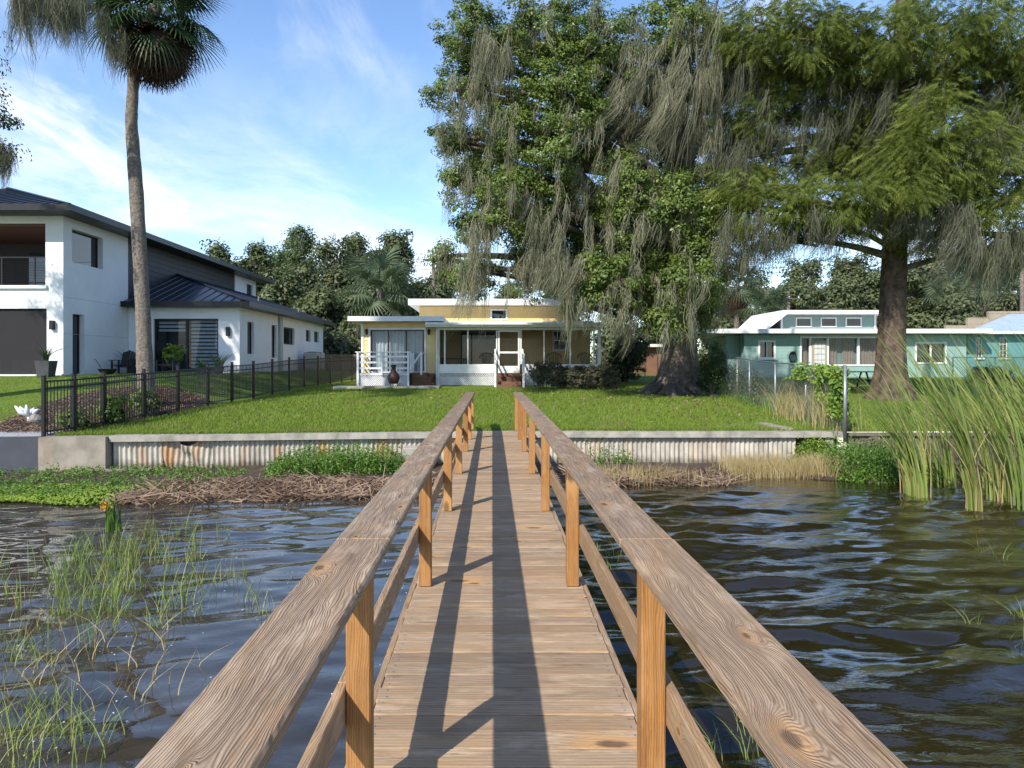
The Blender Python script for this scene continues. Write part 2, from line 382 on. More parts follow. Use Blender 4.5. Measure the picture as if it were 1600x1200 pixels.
def frame_y(name, u0, u1, z0, z1, X, w_, d_, mat, parent):
    m = MB(); m.box(X - d_, X, u0, u1, z1 - w_, z1); m.box(X - d_, X, u0, u1, z0, z0 + w_)
    m.box(X - d_, X, u0, u0 + w_, z0 + w_, z1 - w_); m.box(X - d_, X, u1 - w_, u1, z0 + w_, z1 - w_)
    return m.build(name, mat, parent)

# ------------------------------------------------------------------ terrain
def wall_line(x): return 17.0 + .11 * np.clip(x, -40, 0)
def fence_x(y): return -10.1 + .127 * (np.asarray(y, float) - 16)
def sstep(a, b, x):
    t = np.clip((np.asarray(x, float) - a) / (b - a), 0, 1); return t * t * (3 - 2 * t)
def ground(x, y):
    x = np.asarray(x, float); y = np.asarray(y, float)
    z = np.interp(y, [16, 17, 33, 42, 60, 100], [-.03, -.02, .6, .78, 1., 1.2])
    zl = np.interp(y, [16, 18, 26.5, 34, 60, 100], [-.03, .1, 1.15, 1.2, 1.2, 1.2])
    f = sstep(.2, 3.2, fence_x(y) - x) * sstep(50, 42, y)
    return z + (np.maximum(zl, z) - z) * f + .02 * np.sin(x * 1.3) * np.sin(y * .9)
def axis(a, b, step, far, n=14):
    mid = np.arange(a, b + 1e-6, step); g = np.geomspace(1, far, n)
    return np.concatenate([a - g[::-1] - 0, mid, b + g])
def grid_faces(nx, ny):
    i = np.arange(nx - 1)[None, :] + np.arange(ny - 1)[:, None] * nx
    return np.stack([i, i + 1, i + 1 + nx, i + nx], -1).reshape(-1, 4)
xs = axis(-30, 32, .5, 900); ts = np.concatenate([np.arange(0, 45, .5), 45 + np.geomspace(1, 1500, 16)])
X, T = np.meshgrid(xs, ts); Y = wall_line(X) + .12 + T; Z = ground(X, Y)
g = add('lawn', np.stack([X, Y, Z], -1).reshape(-1, 3), grid_faces(len(xs), len(ts)), 'soil_grass', None, True, (0, 17, 0)); tag(g, 'wide green back lawn rising from the seawall to the houses', 'lawn', kind='structure')

WZ = -.85
def bank(x, y):
    x = np.asarray(x, float); y = np.asarray(y, float)
    d = wall_line(x) - y                                        # metres in front of the wall
    wid = np.interp(x, [-30, -12, -8, -5, -1.5, 0, 2, 4, 6, 7.5, 9, 12, 40], [2.2, 2.6, 2.9, 3.9, 3.9, 3.2, 3.2, 2.6, 1.9, 3.6, 4.4, 4.6, 4.])
    wob = .25 * np.sin(x * 2.3) + .15 * np.sin(x * 5.1 + 1)
    return WZ + .10 - .20 * np.maximum(d - wid * .45 + wob, 0) / 1.2 - .1 * sstep(0, 1, d / (wid + .2)) + .03 * np.sin(x * 3.7) * np.sin(y * 4.1)
xs = np.concatenate([-40 - np.geomspace(1, 800, 8)[::-1], np.arange(-40, 40.1, .3), 40 + np.geomspace(1, 800, 8)])
ys_ = np.concatenate([-np.geomspace(1, 900, 8)[::-1], np.arange(0, 10, 1.), np.arange(10, 17.4, .2)])
X, Y = np.meshgrid(xs, ys_); Z = np.maximum(bank(X, Y), -2.6)
tag(add('lake_bed', np.stack([X, Y, Z], -1).reshape(-1, 3), grid_faces(len(xs), len(ys_)), 'mud', None, True, (0, 0, -2.6)), 'muddy lake bed and bank in front of the seawall', 'bank', kind='structure')
# water with real waves
xs = np.concatenate([-16 - np.geomspace(.5, 900, 14)[::-1], np.arange(-16, 18, .055), 18 + np.geomspace(.5, 900, 14)])
ys_ = np.concatenate([1. - np.geomspace(.5, 900, 14)[::-1], np.arange(1., 17.3, .045)])
X, Y = np.meshgrid(xs, ys_); Z = np.zeros_like(X)
amp = (.34 + .66 * sstep(-1.2, 1.8, X)) * (1 - .75 * sstep(10.5, 15, Y))
gust = .55 + .65 * (np.sin(X * .7 + .4 * Y) * np.sin(.55 * Y - .3 * X + 1) * .5 + .5)
for k in range(46):
    lam = .22 * (6.5 ** rng.random()); ang = rng.normal(0, .38) + math.pi / 2 + .12
    kk = 2 * math.pi / lam; s_ = .046 * (lam / 1.0) ** .1
    Z += s_ / kk * np.sin(kk * (X * math.cos(ang) + Y * math.sin(ang)) + rng.random() * 6.28 + .8 * np.sin(.9 * X + k) )
fade = ((X > -16) & (X < 18) & (Y > .9)).astype(float)
tag(add('lake_water', np.stack([X, Y, WZ + Z * amp * gust * fade * 1.0], -1).reshape(-1, 3), grid_faces(len(xs), len(ys_)), 'water', None, True, (0, 0, WZ)), 'brown rippled lake water on both sides of the dock', 'water', kind='structure')

# ------------------------------------------------------------------ dock
DX = .05
dock = thing('wooden_dock', (DX, 8, -1.2), 'long wooden boardwalk dock with handrails leading to the lawn', 'dock')
yb = -3.0; k = 0
while yb < 16.75:
    wd = .138 + random.uniform(-.002, .002)
    me = bev_mesh(1.226, .138, .036, .004, 'plank_wood')
    o = inst('plank', me, (DX + random.uniform(-.006, .006), yb + .07, -.037 + random.uniform(-.0015, .0015)), dock, (random.uniform(-.004, .004), 0, random.uniform(-.002, .002)))
    yb += .1435; k += 1
posts_y = [0.0, 2.6, 5.2, 7.85, 10.5, 13.1, 15.2, 17.15]
for s in (-1, 1):
    for y in posts_y:
        box('rail_post', DX + s * .497, DX + s * .586, y, y + .089, 0.002, .889, 'post_wood', dock, .004)
        if y < 16: box('piling', DX + s * .45, DX + s * .6, y + .2, y + .35, -2.4, -.24, 'mid_wood', dock, .01)
    js = [-2.2, 2.87, 7.95, 13.15, 17.4]
    for a, b_ in zip(js, js[1:]):
        o = box('handrail', DX + s * .466, DX + s * .684, a + .003, b_ - .003, .890, .930, 'rail_wood', dock, .007)
        o.rotation_euler = (0, random.uniform(-.012, .012), random.uniform(-.0012, .0012))
    js = [-2.2, 2.645, 7.9, 13.14, 17.2]
    for a, b_ in zip(js, js[1:]): box('mid_rail', DX + s * .588, DX + s * .626, a + .002, b_ - .002, .31, .45, 'mid_wood', dock, .004)
    box('stringer', DX + s * .616, DX + s * .654, -3, 16.8, -.24, -.012, 'mid_wood', dock, .004)
m = MB(); yb = -3.0
while yb < 16.75:
    for sx in (-1, 1):
        for dy in (.035, .105): m.lathe([(.0055, 0), (.005, .0016), (0, .0018)], (DX + sx * (.575 + random.uniform(-.006, .006)), yb + dy + random.uniform(-.006, .006), .0005), 6)
    yb += .1435
tag(m.build('screw_heads', 'galvanised', dock), kind='stuff')
for y in posts_y[:-1]: box('cross_beam', DX - .61, DX + .61, y + .22, y + .26, -.238, -.04, 'mid_wood', dock)

# ------------------------------------------------------------------ seawall
sw = thing('corrugated_seawall', (0, 17, -1.2), 'old seawall of weathered corrugated sheets under a pale concrete cap', 'seawall')
def wl(x): return float(wall_line(np.array(x)))
def slab_along(name, x0, x1, f0, f1, z0, z1, mat, parent, jit=0.):
    V = [(x0, wl(x0) + f0, z0), (x1, wl(x1) + f0, z0), (x1, wl(x1) + f1, z0), (x0, wl(x0) + f1, z0)]
    V += [(a, b, z1 + random.uniform(-jit, jit)) for a, b, c in V]
    o = add(name, V, BF, mat, parent)
    return o
cx0 = -8.6
for i, (a, b_) in enumerate(zip([-8.6, -5.2, -1.3, 2.6, 5.5], [-5.203, -1.303, 2.597, 5.497, 8.35])):
    if a < 0 < b_:
        slab_along('concrete_cap', a, 0, -.12, .22, -.135, .0, 'concrete', sw, .004); slab_along('concrete_cap', 0.003, b_, -.12, .22, -.135, .0, 'concrete', sw, .004)
    else: slab_along('concrete_cap', a, b_, -.12, .22, -.135, .0, 'concrete', sw, .008)
x = cx0 + .02
while x < 7.2:
    x1 = min(x + 1.08, 7.25); n = max(2, int((x1 - x) / .0135)); uu = np.linspace(x, x1, n)
    broken = -8.3 < x < -6.6
    zt = -.136; zb = -1.15
    rows = np.linspace(zb, zt, 8); V = []
    tilt = random.uniform(-.03, .03); yo = random.uniform(-.012, .012)
    for z in rows:
        cut = np.where(broken, .12 * np.sin(uu * 7) * (z > -.3), 0)
        V.append(np.stack([uu, wall_line(uu) + .02 + yo + .022 * np.sin(uu * 2 * np.pi / .112) + tilt * (z + .6) + (.05 * np.sin(uu * 9 + z * 8) if broken else 0), np.full(n, z) - cut], -1))
    V = np.concatenate(V); F = grid_faces(n, len(rows))
    add('corrugated_sheet', V, F, 'corrugated', sw, True); x = x1 + .006
slab_along('backing', cx0, 0, .10, .2, -1.2, -.137, 'mud', sw); slab_along('backing', 0, 8.3, .10, .2, -1.2, -.137, 'mud', sw)
slab_along('return_kerb', 7.0, 7.3, .24, 1.9, -.05, .06, 'concrete', sw)
m = MB(); m.raw([(7.25, 17.3, -.04), (7.45, 17.2, -.04), (6.9, 18.6, 0), (6.7, 18.6, 0), (7.25, 17.3, .07), (7.45, 17.2, .07), (6.9, 18.6, .1), (6.7, 18.6, .1)], BF)
box('end_pile', 7.95, 8.15, 16.95, 17.15, -1.3, -.136, 'concrete', sw, .01)
cs = thing('concrete_wall_section', (-9.3, 16.1, -1.2), 'rust stained solid concrete block at the left end of the seawall', 'seawall')
slab_along('wall_block', -10.02, -8.62, -.22, .25, -1.2, -.01, 'wall_concrete', cs); slab_along('footing', -9.9, -7.6, -.42, -.225, -1.2, -.72, 'wall_concrete', cs)
dw = thing('dark_seawall', (-20, 15, -1.2), 'smooth dark slate blue seawall of the neighbouring lot on the left', 'seawall')
slab_along('wall_face', -40, -10.03, -.15, .2, -1.3, -.02, 'dark_wall', dw); slab_along('ledge', -40, -10.03, -.34, -.153, -1.3, -.8, 'wall_concrete', dw)
o = slab_along('gravel_strip', -40, -10.1, .22, .85, -.05, .03, 'gravel', None); tag(o, 'strip of pale grey gravel behind the dark seawall', 'gravel', kind='stuff')
ww = thing('timber_seawall', (14, 17, -1.2), 'weathered grey timber seawall behind the tall cattails on the right', 'seawall')
slab_along('cap_board', 8.5, 40, -.1, .15, -.10, -.04, 'pole_wood', ww)
x = 8.5
while x < 30:
    slab_along('board', x, x + .28, -.03 + random.uniform(-.01, .01), .03, -1.2, -.102, 'pole_wood', ww); x += .288
for xx in np.arange(9, 30, 2.): box('pile', xx, xx + .16, 16.78, 16.95, -1.4, -.11, 'pole_wood', ww)
cb = thing('concrete_footing', (-1.6, 16.1, -1), 'short mossy concrete block beside the dock under the cap', 'block')
box('upper_block', -2.05, -1.45, 16.2, 16.7, -.62, -.3, 'concrete', cb, .02); box('lower_block', -2.02, -1.4, 16.05, 16.7, -1., -.625, 'concrete', cb, .02)

# ------------------------------------------------------------------ grass, weeds, reeds (vectorised blades)
def rot_frames(n, D):
    """two unit vectors perpendicular to D (n,3)"""
    r = rng.normal(size=(n, 3)); A = np.cross(D, r); A /= np.linalg.norm(A, axis=1, keepdims=True) + 1e-9
    return A, np.cross(D, A)
def blades(P, h, wd, lean, seg=1, wind=(0, 0, 0), spread=1.0, curl=1.0):
    """curved tapering blades; returns V,F (tri tips joined as quads with a tip triangle folded into quads)"""
    n = len(P); az = rng.random(n) * 2 * np.pi
    D = np.stack([np.cos(az), np.sin(az), np.zeros(n)], 1) * spread; side = np.stack([-np.sin(az), np.cos(az), np.zeros(n)], 1)
    flip = rng.random(n) * 6.28; side = np.stack([np.cos(flip), np.sin(flip), np.zeros(n)], 1)
    h = np.broadcast_to(h, n); lean = np.broadcast_to(lean, n); W = np.array(wind)
    V = []
    for i in range(seg + 1):
        t = i / seg
        c = P + np.array([0, 0, 1]) * (h * t * (1 - .25 * lean * t))[:, None] + (D * (lean * h)[:, None] + W * h[:, None]) * (t ** (1 + curl))
        wt = wd * (1 - t) ** .7 * .5 + .0008
        wt = np.broadcast_to(wt, n)[:, None]
        V += [c - side * wt, c + side * wt]
    V = np.stack(V, 1); k = 2 * (seg + 1)
    base = (np.arange(n) * k)[:, None]
    F = np.concatenate([base + np.array([2 * i, 2 * i + 1, 2 * i + 3, 2 * i + 2]) for i in range(seg)], 0)
    return V.reshape(-1, 3), F
def scatter(n, x0, x1, t0, t1, dens=None):
    x = rng.uniform(x0, x1, n); t = rng.uniform(t0, t1, n) if dens is None else t0 + (t1 - t0) * rng.random(n) ** dens
    y = wall_line(x) + t; return x, y
def stuff(name, V, F, mat, label, cat, parent=None):
    o = add(name, V, F, mat, parent)
    if parent is None: tag(o, label, cat, kind='stuff')
    return o
x, y = scatter(190000, -10.5, 9, .24, 17, 1.7)
ok = (x > fence_x(y) + .1) & ~((x > -6.9) & (x < 5.2) & (y > 30.7)) & ~((np.hypot(x - 7.4, y - 28.4) < 1.9)) & ~((x > 6.3 + .9 * np.sin(y)) & (y < 19.5) & (rng.random(len(x)) < .75))
ok &= ~(rng.random(len(x)) < .8 * sstep(.62, .8, .5 + .5 * np.sin(x * 1.1 + 2) * np.sin(y * .8 + x * .3)) * .5)
x, y = x[ok], y[ok]; P = np.stack([x, y, ground(x, y) - .01], 1)
V, F = blades(P, rng.uniform(.045, .13, len(P)), .018 + .0008 * (P[:, 1] - 16), rng.uniform(.2, .8, len(P)))
stuff('lawn_grass', V, F, 'grass', 'short sunlit grass of the middle lawn', 'grass')
x, y = scatter(60000, -30, -9.6, .9, 18, 1.4); ok = (x < fence_x(y) - .15) & (np.hypot((x + 10.6) / 2.3, (y - 20.6) / 4.4) > 1) & ~((x < -16) & (y > 26.6)); x, y = x[ok], y[ok]
P = np.stack([x, y, ground(x, y) - .01], 1); V, F = blades(P, rng.uniform(.04, .09, len(P)), .018, rng.uniform(.2, .8, len(P)))
stuff('neighbour_grass', V, F, 'grass', 'short green grass behind the black fence by the white house', 'grass')
x, y = scatter(60000, 8.6, 32, .2, 26, 1.4); P = np.stack([x, y, ground(x, y) - .01], 1); V, F = blades(P, rng.uniform(.05, .12, len(P)), .022, rng.uniform(.2, .9, len(P)))
stuff('right_grass', V, F, 'grass', 'rough grass beyond the chain link fence round the cypress', 'grass')
x, y = scatter(5000, -9.9, 8.2, .10, .34); P = np.stack([x, y, np.full(len(x), -.03)], 1); V, F = blades(P, rng.uniform(.06, .16, len(P)), .014, rng.uniform(.3, 1.2, len(P)), 2)
stuff('edge_grass', V, F, 'grass', 'longer ragged grass along the back of the concrete cap', 'grass')
# mulch bed
a = np.linspace(0, 2 * np.pi, 40, endpoint=False); V = [(-10.6, 20.6, float(ground(-10.6, 20.6)) + .07)]
rr = []
for q in (0.5, 1.):
    for t in a:
        xx = -10.75 + 2.3 * q * math.cos(t) * (1 + .08 * math.sin(3 * t)); yy = 20.6 + 4.4 * q * math.sin(t); xx = min(xx, float(fence_x(yy)) - .05)
        V.append((xx, yy, float(ground(xx, yy)) + (.06 if q < 1 else .012)))
F = [(0, 1 + i, 1 + (i + 1) % 40) for i in range(40)] + [(1 + i, 41 + i, 41 + (i + 1) % 40, 1 + (i + 1) % 40) for i in range(40)]
tag(add('mulch_bed', V, F, 'mulch', None, True), 'dark brown mulch bed around the palm behind the fence', 'mulch bed', kind='structure')
n = 9000; t = rng.random(n) * 6.28; q = np.sqrt(rng.random(n)); x = -10.75 + 2.25 * q * np.cos(t); y = 20.6 + 4.3 * q * np.sin(t); ok = x < fence_x(y) - .08; x, y = x[ok], y[ok]
P = np.stack([x, y, ground(x, y) + .06], 1); V, F = blades(P, rng.uniform(.02, .07, len(P)), .035, 1.5)
stuff('mulch_chips', V, F, 'thatch', 'loose bark chips scattered over the mulch bed', 'mulch')
# bank plants
def bank_pts(n, x0, x1, d0, d1):
    x = rng.uniform(x0, x1, n); d = rng.uniform(d0, d1, n); y = wall_line(x) - d; return np.stack([x, y, np.maximum(bank(x, y), WZ) - .01], 1)
def leafquads(P, N_, ln, wd):
    n = len(P); N_ = N_ / (np.linalg.norm(N_, axis=1, keepdims=True) + 1e-9); A, B = rot_frames(n, N_)
    ln = np.broadcast_to(ln, n)[:, None]; wd = np.broadcast_to(wd, n)[:, None]
    fold = N_ * wd * .35
    V = np.stack([P - A * ln * .5, P - B * wd * .5 + fold, P + A * ln * .5, P + B * wd * .5 + fold], 1).reshape(-1, 3)
    return V, np.arange(n * 4).reshape(-1, 4)
def join(*parts):
    V = []; F = []; o = 0
    for v, f in parts: V.append(v); F.append(f + o); o += len(v)
    return np.concatenate(V), np.concatenate(F)
def weeds(name, label, n, x0, x1, d0, d1, hgt, mat, cat, ln=.07):
    st = bank_pts(n, x0, x1, d0, d1)
    edge = np.minimum((st[:, 0] - x0), (x1 - st[:, 0])) / (x1 - x0) * 2; hh = hgt * (.35 + .65 * np.clip(edge * 2.5, 0, 1)) * rng.uniform(.25, 1.15, n)
    v1, f1 = blades(st, hh, .012, rng.uniform(.1, .5, n), 2)
    K = 14; tt = rng.random((n, K)); Pl = st[:, None, :] + np.stack([rng.normal(0, .07, (n, K)), rng.normal(0, .07, (n, K)), tt * hh[:, None]], -1)
    Pl = Pl.reshape(-1, 3); Nl = rng.normal(size=(len(Pl), 3)) + np.array([0, -.4, 1.1]); v2, f2 = leafquads(Pl, Nl, rng.uniform(.6, 1.3, len(Pl)) * ln, ln * .5)
    V, F = join((v1, f1), (v2, f2)); return stuff(name, V, F, mat, label, cat)
weeds('bank_weeds', 'thick green leafy weeds growing against the seawall left of the dock', 560, -4.9, -1.75, .15, 1.4, .56, 'weed', 'weeds')
weeds('low_weeds', 'low green weeds on the bank below the concrete wall section', 520, -11.5, -5.4, .3, 2.9, .17, 'weed', 'weeds', .06)
weeds('corner_weeds', 'bushy dark green weeds between the chain link corner post and cattails', 900, 7.4, 9.7, .1, 2.3, .62, 'weed', 'weeds')
weeds('hole_weeds', 'bright green weeds filling the gap under the cap near the wall end', 240, 7.2, 8.05, -.02, .3, .6, 'vine', 'weeds')
weeds('right_bank_weeds', 'patchy weeds at the foot of the corrugated wall right of the dock', 26, 1.9, 3.4, .1, .4, .6, 'weed', 'weeds')
# dead reed thatch
def thatch(name, label, n, x0, x1, d0, d1, hz=.09):
    P = bank_pts(n, x0, x1, d0, d1); P[:, 2] += rng.random(n) ** 2 * hz + .012
    az = rng.random(n) * 6.28; D = np.stack([np.cos(az), np.sin(az) * .6, rng.normal(0, .22, n)], 1); ln = rng.uniform(.12, .5, n)[:, None]
    S = np.stack([-np.sin(az), np.cos(az), rng.normal(0, .5, n)], 1) * rng.uniform(.004, .011, n)[:, None]
    bend = np.array([0, 0, 1.]) * (rng.normal(0, .05, n)[:, None])
    V = np.stack([P - D * ln - S, P - D * ln + S, P + bend - S, P + bend + S, P + D * ln - S, P + D * ln + S], 1).reshape(-1, 3)
    b_ = (np.arange(n) * 6)[:, None]; F = np.concatenate([b_ + np.array([0, 1, 3, 2]), b_ + np.array([2, 3, 5, 4])], 0)
    return stuff(name, V, F, 'thatch', label, 'dead reeds')
thatch('dead_reed_mat', 'flattened mat of dead brown reeds on the bank left of the dock', 5200, -6.7, -1.2, 1.8, 3.8, .05)
thatch('dead_leaf_mat', 'brown dead reeds lying at the water edge right of the dock', 1500, 1.6, 5.0, 1.2, 2.6, .03)
def tufts(name, label, spots, per, h, wd, lean, mat, cat, wind=(0, 0, 0), rad=.12, seg=3):
    P = np.repeat(np.asarray(spots, float), per, axis=0); P[:, :2] += rng.normal(0, rad, (len(P), 2)); n = len(P)
    V, F = blades(P, rng.uniform(h * .45, h * 1.1, n), wd, rng.uniform(lean * .3, lean * 1.3, n), seg, wind); return stuff(name, V, F, mat, label, cat)
sp = bank_pts(95, 5.3, 8.0, .3, 1.7); tufts('dry_grass', 'tan dry grass along the water edge under the corrugated wall', sp, 40, .42, .007, .5, 'reed_dry', 'grass', (-.1, 0, 0))
sp = bank_pts(60, 2.2, 4.4, 1.2, 2.5); tufts('dry_sprigs', 'thin tan grass sprigs standing in shallow water right of the dock', sp, 16, .33, .006, .4, 'reed_dry', 'grass')
def water_pts(lst, n, r):
    out = []
    for (cx, cy) in lst:
        Yd = (CAMZ - WZ) * 1110 / (cy - 567); X_ = px(cx, Yd)
        for i in range(n): out.append((X_ + rng.normal(0, r), Yd + rng.normal(0, r * 1.2), WZ - .05))
    return out
L1 = [(250, 880), (200, 900), (150, 900), (110, 930), (230, 930), (180, 940), (140, 960), (210, 970), (300, 900), (90, 900), (260, 850), (60, 950), (170, 870), (200, 860), (120, 880)]
tufts('emergent_grass', 'clumps of green grass standing in shallow water left of the dock', water_pts(L1, 5, .3), 10, .46, .008, .45, 'reed', 'grass', (.05, 0, 0), .06)
L2 = [(290, 960), (330, 910), (370, 900), (390, 950), (30, 1000), (60, 1040), (110, 1090), (40, 1110), (130, 1150), (160, 1180), (70, 1170), (20, 1180), (240, 830), (300, 830)]
tufts('sparse_water_grass', 'sparse thin grass blades poking from the water near the left railing', water_pts(L2, 3, .16), 11, .36, .006, .6, 'reed', 'grass', (.05, 0, 0), .07)
L3 = [(30, 1010), (80, 1060), (20, 1090), (150, 1000), (100, 1150), (50, 970), (170, 1100), (15, 930), (240, 1000), (190, 1050)]
tufts('dry_water_stalks', 'pale dry bent stalks in the water at lower left', water_pts(L3, 4, .2), 4, .42, .008, .8, 'reed_dry', 'grass', (.1, 0, 0), .1)
L4 = [(1120, 1170), (1150, 1140), (930, 860), (960, 890), (1590, 960), (1560, 870), (1540, 980), (940, 800)]
tufts('dockside_sprigs', 'wispy thin grass in the dark water beside the right railing', water_pts(L4, 2, .12), 9, .32, .005, .9, 'reed', 'grass', (-.1, 0, 0), .05)
ir = thing('pickerel_plant', (px(172, 10.4), 10.4, WZ), 'upright glossy green water plant with orange flower in left shallows', 'plant')
P = np.repeat(np.array([[px(172, 10.4), 10.4, WZ - .05]]), 14, 0) + rng.normal(0, .06, (14, 3)) * np.array([1, 1, 0])
V, F = blades(P, rng.uniform(.4, .72, 14), .05, rng.uniform(.05, .22, 14), 4); add('leaf_blades', V, F, 'weed', ir)
Pf = np.array([[px(163, 10.3), 10.3, WZ + .42]]) + rng.normal(0, .03, (26, 3)); V, F = leafquads(Pf, rng.normal(size=(26, 3)), .06, .03); add('flower', V, F, 'petal', ir)
# duckweed film
n = 9000; x = rng.uniform(-12, -6.2, n); y = wall_line(x) - rng.uniform(1.9, 3.7, n) + .25 * np.sin(x * 2); ok = (rng.random(n) < sstep(-6.2, -8.5, x)); x, y = x[ok], y[ok]
V, F = leafquads(np.stack([x, y, np.maximum(bank(x, y), WZ) + .025 + rng.random(len(x)) * .01], 1), np.tile([0, 0, 1.], (len(x), 1)) + rng.normal(0, .15, (len(x), 3)), .09, .07)
stuff('duckweed', V, F, 'duckweed', 'bright yellow green floating film along the left bank', 'duckweed')
n = 700; x = rng.uniform(-9, -.8, n); y = rng.uniform(3, 13.2, n); V, F = leafquads(np.stack([x, y, np.full(n, WZ + .028)], 1), np.tile([0, 0, 1.], (n, 1)) + rng.normal(0, .06, (n, 3)), rng.uniform(.008, .035, n), .014)
stuff('floating_flecks', V, F, 'curtain', 'tiny pale flecks of foam floating on the water left of the dock', 'foam')
n = 1600; x = rng.uniform(-8.5, 8.4, n); y = 17.3 + 14 * rng.random(n); ok = (x > fence_x(y) + .2) & (rng.random(n) < .15 + .85 * sstep(7, 1.5, np.hypot(x - 7, (y - 26) * .7))); x, y = x[ok], y[ok]
V, F = leafquads(np.stack([x, y, ground(x, y) + .07], 1), np.tile([0, 0, 1.], (len(x), 1)) + rng.normal(0, .5, (len(x), 3)), rng.uniform(.06, .13, len(x)), .05)
stuff('fallen_leaves', V, F, 'thatch', 'brown fallen leaves scattered on the lawn near the mossy tree', 'leaves')
# cattails
def cattails(name, label, n, cxs, cys, hgt, spread, mat2=True):
    root = thing(name, (float(np.mean(cxs)), float(np.mean(cys)), WZ), label, 'cattails')
    P = np.stack([rng.uniform(cxs[0], cxs[1], n), rng.uniform(cys[0], cys[1], n), np.full(n, WZ - .1)], 1)
    V, F = blades(P, rng.uniform(.62, 1.0, n) * hgt, .040, rng.uniform(.03, spread, n), 7, (-.36, .05, 0), 1., 1.1); add('green_leaves', V, F, 'reed', root)
    k = n // 3; P2 = P[:k] + rng.normal(0, .05, (k, 3)) * np.array([1, 1, 0]); V, F = blades(P2, rng.uniform(.3, .8, k) * hgt, .024, rng.uniform(.05, .7, k), 6, (-.3, .0, 0), 1., 1.2); add('dry_leaves', V, F, 'reed_dry', root)
    return root
cattails('cattail_stand', 'tall dense stand of green cattails leaning left on the right bank', 200, (8.9, 12.4), (13.2, 15.3), 3.6, .25)
cattails('cattail_clump', 'separate cattail clump with rusty base standing in the water', 46, (px(1518, 12.2), px(1530, 12.2)), (12.1, 12.3), 3.3, .22)
cattails('cattail_clump', 'rightmost cattail clump at the edge of the picture', 120, (px(1585, 12.3), px(1690, 12.3)), (12.1, 13.2), 3.4, .2)
cattails('cattail_clump', 'leftmost cattail clump with a straw coloured base by the weeds', 60, (px(1425, 13.3), px(1445, 13.3)), (13.2, 13.6), 2.8, .25)

# ------------------------------------------------------------------ trees
def bez(a, b, c, n=6): return [tuple((1 - t) ** 2 * np.array(a) + 2 * t * (1 - t) * np.array(b) + t * t * np.array(c)) for t in np.linspace(0, 1, n)]
def fluted_trunk(pts, rad, flare, n=28, lobes=7, seed=0):
    """trunk with buttress lobes near the ground"""
    V = []; m = len(pts); r_ = random.Random(seed); ph = r_.random() * 6
    for i, (p, r) in enumerate(zip(pts, rad)):
        fl = flare[i]
        for k in range(n):
            t = 2 * math.pi * k / n; q = r * (1 + fl * (.22 + .30 * math.cos(lobes * t + ph) + .14 * math.cos((lobes - 3) * t + 1.3)) + .05 * math.sin(5 * t + i * .4))
            V.append((p[0] + q * math.cos(t), p[1] + q * math.sin(t), p[2]))
    F = [(i * n + k, i * n + (k + 1) % n, (i + 1) * n + (k + 1) % n, (i + 1) * n + k) for i in range(m - 1) for k in range(n)]
    return V, F
def clump_points(clumps, per_m3=None, sub=22, leaves=60, subr=.42):
    """leaf centres: every clump is an ellipsoid of small tufts; returns P, outward normals"""
    Ps = []; Ns = []
    for c in clumps:
        cx, cy, cz, rx, ry, rz = c[:6]; dens = c[6] if len(c) > 6 else 1.
        ns = max(4, int(sub * dens * (rx * ry * rz) ** (1 / 3.) ** 2 if False else sub * dens * (rx * rz) ** .9))
        d = rng.normal(size=(ns, 3)); d /= np.linalg.norm(d, axis=1, keepdims=True); q = rng.uniform(.45, 1.05, ns)[:, None]
        S = np.array([cx, cy, cz]) + d * q * np.array([rx, ry, rz])
        sr = subr * rng.uniform(.6, 1.35, ns)
        e = rng.normal(size=(ns, leaves, 3)); e /= np.linalg.norm(e, axis=2, keepdims=True) + 1e-9
        rr_ = rng.random((ns, leaves, 1)) ** .45
        Pl = S[:, None, :] + e * rr_ * sr[:, None, None] * np.array([1.15, 1.15, .75])
        Nl = e + d[:, None, :] * .8 + np.array([0, 0, .7]) + rng.normal(0, .45, e.shape)
        Ps.append(Pl.reshape(-1, 3)); Ns.append(Nl.reshape(-1, 3))
    return np.concatenate(Ps), np.concatenate(Ns)
def sprays(P, D, ln, K=8):
    """feathery drooping sprays: a curved rachis with thin leaflets on both sides"""
    n = len(P); D = D / np.linalg.norm(D, axis=1, keepdims=True); Aq, B = rot_frames(n, D); ln = np.broadcast_to(ln, n)[:, None]
    V = []
    for i in range(K):
        t = (i + .6) / K
        c = P + D * ln * t + np.array([0, 0, -1.]) * ln * .35 * t * t
        for s in (-1, 1):
            tip = c + (Aq * s * .34 * (1 - .55 * t) + D * .26 - np.array([0, 0, .10])) * ln
            wv = D * ln * .075
            V += [c - wv, c + wv, tip]
    V = np.stack(V, 1).reshape(-1, 3); return V, np.arange(len(V)).reshape(-1, 3)
